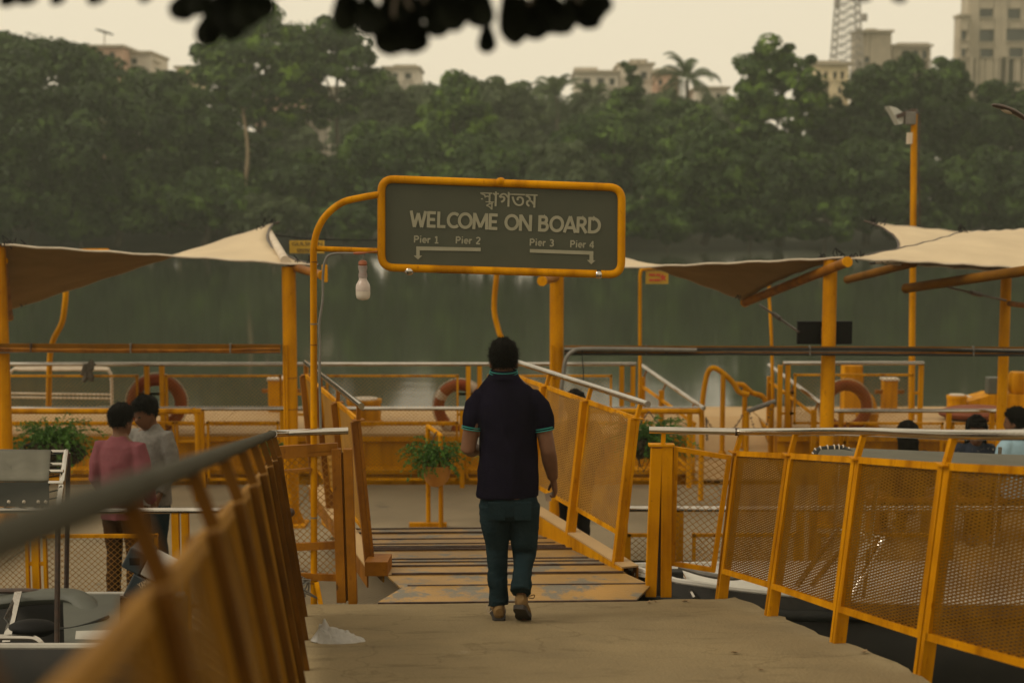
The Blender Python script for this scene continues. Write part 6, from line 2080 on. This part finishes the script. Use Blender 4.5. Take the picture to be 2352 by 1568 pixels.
    for k in gh.integers(0, len(vs), 2600 if hair == 'short' else 900):
        q = vs[int(k)] + Vector(gh.normal(size=3)) * .004
        cen_ = T(hc)
        nrm_ = (q - cen_).normalized()
        dn = (Vector((0, 0, -1)) + nrm_ * .9 + Vector(gh.normal(size=3)) * .45).normalized()
        wd = dn.cross(nrm_).normalized() * .0022
        ln = gh.uniform(.008, .020)
        o2 = len(sv)
        sv += [q - wd, q + wd, q + dn * ln + nrm_ * .003]
        sf.append((o2, o2 + 1, o2 + 2))
    MB().add(sv, sf).build('hair_strands', HAIR, ho_, kind='stuff')
    # ---- shirt
    def fold(c):
        q = Vector((c.x * 6, c.y * 6, c.z * 2.2))
        f_ = mnoise.noise(q + Vector((3, 1, 2))) * folds
        f_ += mnoise.noise(Vector((c.x * 15, c.y * 15, c.z * 7))) * folds * .55
        d_ = abs(mnoise.noise(Vector((c.x * 9 + c.z * 4, c.y * 6, c.z * 4 - c.x * 3)))) 
        return f_ - d_ * folds * .8
    s_ = MB()
    s_.loft(shirt_r, 28)
    ends = {}
    for s in 'LR':
        a, e = j['sh' + s], j['el' + s]
        if long_sleeve:
            inn = Vector((-.07 if s == 'R' else .07, 0, .0))
            s_.tube([a + inn, a, a.lerp(e, .5), e, e.lerp(j['wr' + s], .5), e.lerp(j['wr' + s], .95)], [sleeve[0] * .55, sleeve[0] * .74, (sleeve[0] + sleeve[1]) / 2, sleeve[1], sleeve[1] * .9, sleeve[1] * .8], 16)
        else:
            cut = a.lerp(e, sleeve[2])
            inn = Vector((-.075 if s == 'R' else .075, 0, .015))
            s_.tube([a + inn, a + inn * .4, a.lerp(cut, .25), a.lerp(cut, .6), cut], [sleeve[0] * .62, sleeve[0] * .8, sleeve[0] * .86, (sleeve[0] + sleeve[1]) / 2, sleeve[1]], 18)
            ends[s] = (cut, (e - a).normalized(), sleeve[1])
    sme = remeshed(s_, voxel * .8, 2, fold)
    finish('shirt', place(sme), top_m, root, smooth=True)
    # ---- trousers and shoes
    if legs:
        t_ = MB()
        t_.loft(trousers['rings'], 26)
        for s in 'LR':
            h_, k_, a_ = j['hip' + s], j['kn' + s], j['an' + s]
            rr = trousers['r']
            t_.tube([h_ + Vector((0, 0, .02)), h_.lerp(k_, .35), h_.lerp(k_, .75), k_, k_.lerp(a_, .4), k_.lerp(a_, .8), a_ + (a_ - k_).normalized() * trousers.get('drop', .02)], rr, 18)
        def fold2(c):
            low = max(0, 1 - max(0, c.z) / .5)
            f_ = mnoise.noise(Vector((c.x * 9, c.y * 9, c.z * 10))) * folds * (.6 + .9 * low)
            return f_ - abs(mnoise.noise(Vector((c.x * 5, c.y * 5, c.z * 22)))) * folds * 1.0 * (.3 + low)
        tme = remeshed(t_, voxel * .8, 2, fold2)
        finish('trousers', place(tme), leg_m, root, smooth=True)
        if shoes:
            for s in 'LR':
                heel, toe = j['heel' + s], j['toe' + s]
                d_ = (toe - heel).normalized()
                up_ = (ZV - d_ * ZV.dot(d_)).normalized()
                if 'up' + s in j:
                    up_ = j['up' + s]
                sd_ = d_.cross(up_).normalized()
                L = (toe - heel).length
                vs, fs = [], []
                prof_ = [(-.02, .022, .03, .075), (.06, .034, .0, .10), (.25, .037, .0, .10), (.42, .036, .0, .078), (.65, .045, .0, .056), (.85, .042, .0, .046), (1.0, .02, .004, .03)]
                nn_ = 14
                for u, wd, z0, z1 in prof_:
                    for k in range(nn_):
                        a = 2 * math.pi * k / nn_
                        vs.append(T(heel + d_ * (u * L) + sd_ * (wd * math.cos(a)) + up_ * ((z0 + z1) / 2 + (z1 - z0) / 2 * math.sin(a) + .012)))
                for i in range(len(prof_) - 1):
                    for k in range(nn_):
                        fs.append((i * nn_ + k, i * nn_ + (k + 1) % nn_, (i + 1) * nn_ + (k + 1) % nn_, (i + 1) * nn_ + k))
                fs += [tuple(range(nn_ - 1, -1, -1)), tuple((len(prof_) - 1) * nn_ + k for k in range(nn_))]
                so_ = MB().add(vs, fs).build('shoe', shoe_m, root, smooth=True)
                out_ = []
                for u, wd in ((-.04, .025), (.05, .038), (.25, .04), (.42, .037), (.66, .048), (.86, .045), (1.02, .018)):
                    out_.append((u, wd))
                poly_ = [heel + d_ * (u * L) + sd_ * w2 for u, w2 in out_] + [heel + d_ * (u * L) - sd_ * w2 for u, w2 in out_[::-1]]
                MB().prism([T(p) for p in poly_], Rz @ (up_ * .026)).build('sole', SOLE, so_)
    return root, T, ends, j

# ---- the walking man
S = 1 / 380.8
foot = gnd(1150, 1421)
mbase = Vector((X(1168, foot.y), foot.y, foot.z))
def lp(px, py, y=0):
    return Vector(((px - 1168) * S, y, (1422 - py) * S))
JM = dict(head=lp(1157, 835, .012), neck=lp(1157, 876, -.01), shL=lp(1096, 918), shR=lp(1234, 918), elL=lp(1078, 1032, -.02), elR=lp(1256, 1036, -.03), wrL=lp(1098, 1050, .22), wrR=lp(1268, 1104, .05),
          hipL=lp(1136, 1165), hipR=lp(1204, 1165), knL=lp(1141, 1265, .03), knR=lp(1203, 1278, .02), anL=lp(1145, 1378, -.01), anR=lp(1196, 1335, -.16), heelL=Vector((-.055, -.075, .0)), toeL=Vector((-.07, .20, .0)), heelR=lp(1193, 1362, -.225), toeR=lp(1204, 1412, -.02))
JM['heelR'].z = .125; JM['toeR'].z = -.005; JM['heelR'].x = .062; JM['toeR'].x = .095
mr = [(lp(1166, 1141), .184, .128), (lp(1166, 1100), .181, .128), (lp(1166, 1050), .175, .122), (lp(1165, 1003), .173, .118), (lp(1164, 965), .180, .12), (lp(1163, 930), .182, .115), (lp(1163, 907), .166, .10), (lp(1161, 891), .152, .088), (lp(1159, 880), .128, .080), (lp(1158, 870), .100, .074), (lp(1158, 863), .080, .07)]
mt = dict(rings=[(lp(1169, 1192), .12, .09), (lp(1169, 1178), .165, .112), (lp(1169, 1155), .174, .12), (lp(1168, 1138), .168, .114), (lp(1167, 1122), .13, .08)], r=[.094, .091, .077, .067, .060, .058, .063], drop=.028)
man, TM, ends, jm = person('man in dark polo shirt and blue jeans walking away towards the gangway', mbase, 0, JM, None, mt, mr, (.072, .054, .62), head_rot=(0.05, -.06), hs=.95, voxel=.010, folds=.014, hand='curl', arm_s=1.16)
shirt_o = [c for c in man.children if c.name.startswith('shirt')][0]
for s in 'LR':
    cut, dr, r_ = ends[s]
    u_v = dr.cross(Vector((0, 1, 0))).normalized()
    v_v = dr.cross(u_v).normalized()
    for k, off in enumerate((-.003, -.016)):
        MB().torus(TM(cut + dr * off), r_ + .0035, .0032, u_v, v_v, 28, 6).build('cuff_trim', TEAL, shirt_o, smooth=True)
nk = lp(1157, 860, -.002)
MB().loft([(TM(nk + Vector((0, 0, -.035))), .098, .088), (TM(nk), .080, .072), (TM(nk + Vector((0, .0, .012))), .077, .070)], 24).build('collar', NAVY, shirt_o, smooth=True)
for k, dz in enumerate((.008, -.004)):
    MB().torus(TM(nk + Vector((0, 0, dz))), .0795 + .003 * k, .003, Vector((1, 0, -.0)), Vector((0, .90, .12)), 30, 6).build('collar_trim', TEAL, shirt_o, smooth=True)
trs = [c for c in man.children if c.name.startswith('trousers')][0]
for s, cx_ in ((-1, -.07), (1, .085)):
    MB().box(TM(Vector((cx_, -.112, .675))), .10, .012, .11).build('back_pocket', JEANS, trs, bevel=.005)
shl = [c for c in man.children if c.name.startswith('shoe')]
MB().tube(curve_pts([TM(Vector((-.09, -.02, .08))), TM(Vector((-.125, -.03, .10))), TM(Vector((-.12, -.03, .05))), TM(Vector((-.10, -.02, .06)))], 4), .003, 5).build('lace', CREAM, shl[0], smooth=True)
MB().tube(curve_pts([TM(Vector((.11, -.12, .17))), TM(Vector((.15, -.13, .185))), TM(Vector((.145, -.13, .165))), TM(Vector((.115, -.12, .165)))], 4), .003, 5).build('lace', SHOE, shl[1], smooth=True)
pp = MB().prism([TM(lp(1250, 1140, .07)), TM(lp(1266, 1136, .07)), TM(lp(1264, 1156, .06)), TM(lp(1252, 1155, .05))], (0, .004, 0)).build('paper_slip', mat('paper', (.33, .25, .18), .8))
tag(pp, 'small crumpled paper slip in the right hand of the walking man', 'paper')
ph = MB().box(TM(lp(1100, 1020, .26)), .03, .09, .13).build('phone', WHITEH, bevel=.006)
tag(ph, 'small white phone held in front by the walking man', 'phone')

# ---- standard figure for the others
def std(h=1.65, armL=None, armR=None):
    k = h / 1.65
    j = dict(head=(0, .03, 1.535), neck=(0, 0, 1.40), shL=(-.165, 0, 1.335), shR=(.165, 0, 1.335), elL=(-.215, -.02, 1.06), elR=(.215, -.02, 1.06), wrL=(-.2, .14, .86), wrR=(.2, .14, .86),
             hipL=(-.085, 0, .82), hipR=(.085, 0, .82), knL=(-.09, .03, .46), knR=(.09, .03, .46), anL=(-.09, -.01, .08), anR=(.09, -.01, .08), heelL=(-.09, -.07, 0), heelR=(.09, -.07, 0), toeL=(-.11, .19, 0), toeR=(.11, .19, 0))
    j = {a: Vector(b) * k for a, b in j.items()}
    if armL: j['elL'], j['wrL'] = Vector(armL[0]), Vector(armL[1])
    if armR: j['elR'], j['wrR'] = Vector(armR[0]), Vector(armR[1])
    sr = [(Vector((0, 0, z)) * k, rx, ry) for z, rx, ry in ((.74, .178, .125), (.84, .175, .125), (.98, .165, .118), (1.1, .17, .118), (1.2, .182, .118), (1.28, .188, .112), (1.335, .172, .098), (1.37, .125, .08), (1.40, .085, .068), (1.42, .07, .064))]
    tr = dict(rings=[(Vector((0, 0, z)) * k, rx, ry) for z, rx, ry in ((.73, .11, .09), (.76, .155, .11), (.8, .17, .118), (.9, .155, .108), (.94, .12, .08))], r=[.09, .088, .076, .068, .062, .06, .062])
    return j, sr, tr
dP = 11.45
j, sr, tr = std(1.66)
person('man in pink shirt standing with his back to the camera on the left deck', (X(264, dP), dP, 0), -.22, j, None, tr, sr, (.085, .06, .9), head_rot=(-.25, -.12), hs=1.08, top_m=PINK, leg_m=BROWNP, shoe_m=SHOE, voxel=.014, folds=.012, long_sleeve=True)
dG = 11.95
j, sr, tr = std(1.68)
j['head'] = Vector((0, .06, 1.55))
person('man in grey shirt looking down beside the man in pink', (X(338, dG), dG, 0), R(152), j, None, tr, sr, (.085, .06, .9), head_rot=(-.28, -.30), hs=1.08, top_m=GREYS, leg_m=JEANS, shoe_m=SHOE, voxel=.014, folds=.012, long_sleeve=True)
j, sr, tr = std(1.56)
person('person in black clothes half hidden behind the right gangway railing', (X(1325, 13.0), 13.0, 0), .3, j, None, tr, [(c, rx * 1.06, ry * 1.1) for c, rx, ry in sr], (.09, .07, .9), head_rot=(.2, -.2), top_m=BLACKC, leg_m=BLACKC, shoe_m=SOLE, voxel=.018, folds=.01, long_sleeve=True, hair='long')
# seated people on a bench
bn = thing('deck_bench', 'long low bench on the landing deck behind the grey boat canopy', 'bench', (X(2220, 13.8), 13.8, 0))
MB().box((X(2220, 13.8), 13.8, .43), 1.9, .4, .04).build('seat', YRUST, bn)
for s in (-.85, -.3, .3, .85):
    MB().box((X(2220, 13.8) + s, 13.8, .205), .05, .36, .41).build('leg', YRUST, bn)
def seated(h=1.6):
    j, sr, tr = std(h)
    dz = Vector((0, 0, -.46))
    for k in ('head', 'neck', 'shL', 'shR', 'elL', 'elR', 'wrL', 'wrR', 'hipL', 'hipR'):
        j[k] = j[k] + dz
    for s, sx in (('L', -.1), ('R', .1)):
        j['kn' + s] = Vector((sx, .40, .47)); j['an' + s] = Vector((sx, .38, .08)); j['heel' + s] = Vector((sx, .33, 0)); j['toe' + s] = Vector((sx, .58, 0))
        j['wr' + s] = Vector((sx, .3, .58))
    sr = [(c + dz, rx, ry) for c, rx, ry in sr if c.z > .8]
    tr['rings'] = [(c + dz, rx, ry) for c, rx, ry in tr['rings']]
    return j, sr, tr
j, sr, tr = seated(1.58)
person('seated person in black with covered head, seen from behind at the right', (X(2098, 13.75), 13.75, 0.03), .1, j, None, tr, [(c, rx * 1.08, ry * 1.1) for c, rx, ry in sr], (.09, .07, .9), top_m=BLACKC, leg_m=BLACKC, shoe_m=SOLE, voxel=.018, folds=.01, long_sleeve=True, hair='long', hs=1.05)
j, sr, tr = seated(1.62)
person('seated woman in dark floral top facing the camera at the right', (X(2250, 14.1), 14.05, 0.0), R(172), j, None, tr, sr, (.088, .066, .6), top_m=FLORAL, leg_m=BLACKC, shoe_m=SOLE, voxel=.018, folds=.01, hair='long', hs=1.1)
j, sr, tr = seated(1.74)
person('seated person in pale blue shirt at the right picture edge', (X(2352, 13.7), 13.7, 0.02), .4, j, None, tr, sr, (.088, .066, .6), head_rot=(.5, 0), top_m=BLUEC, leg_m=JEANS, shoe_m=SOLE, voxel=.018, folds=.01, hs=1.1)
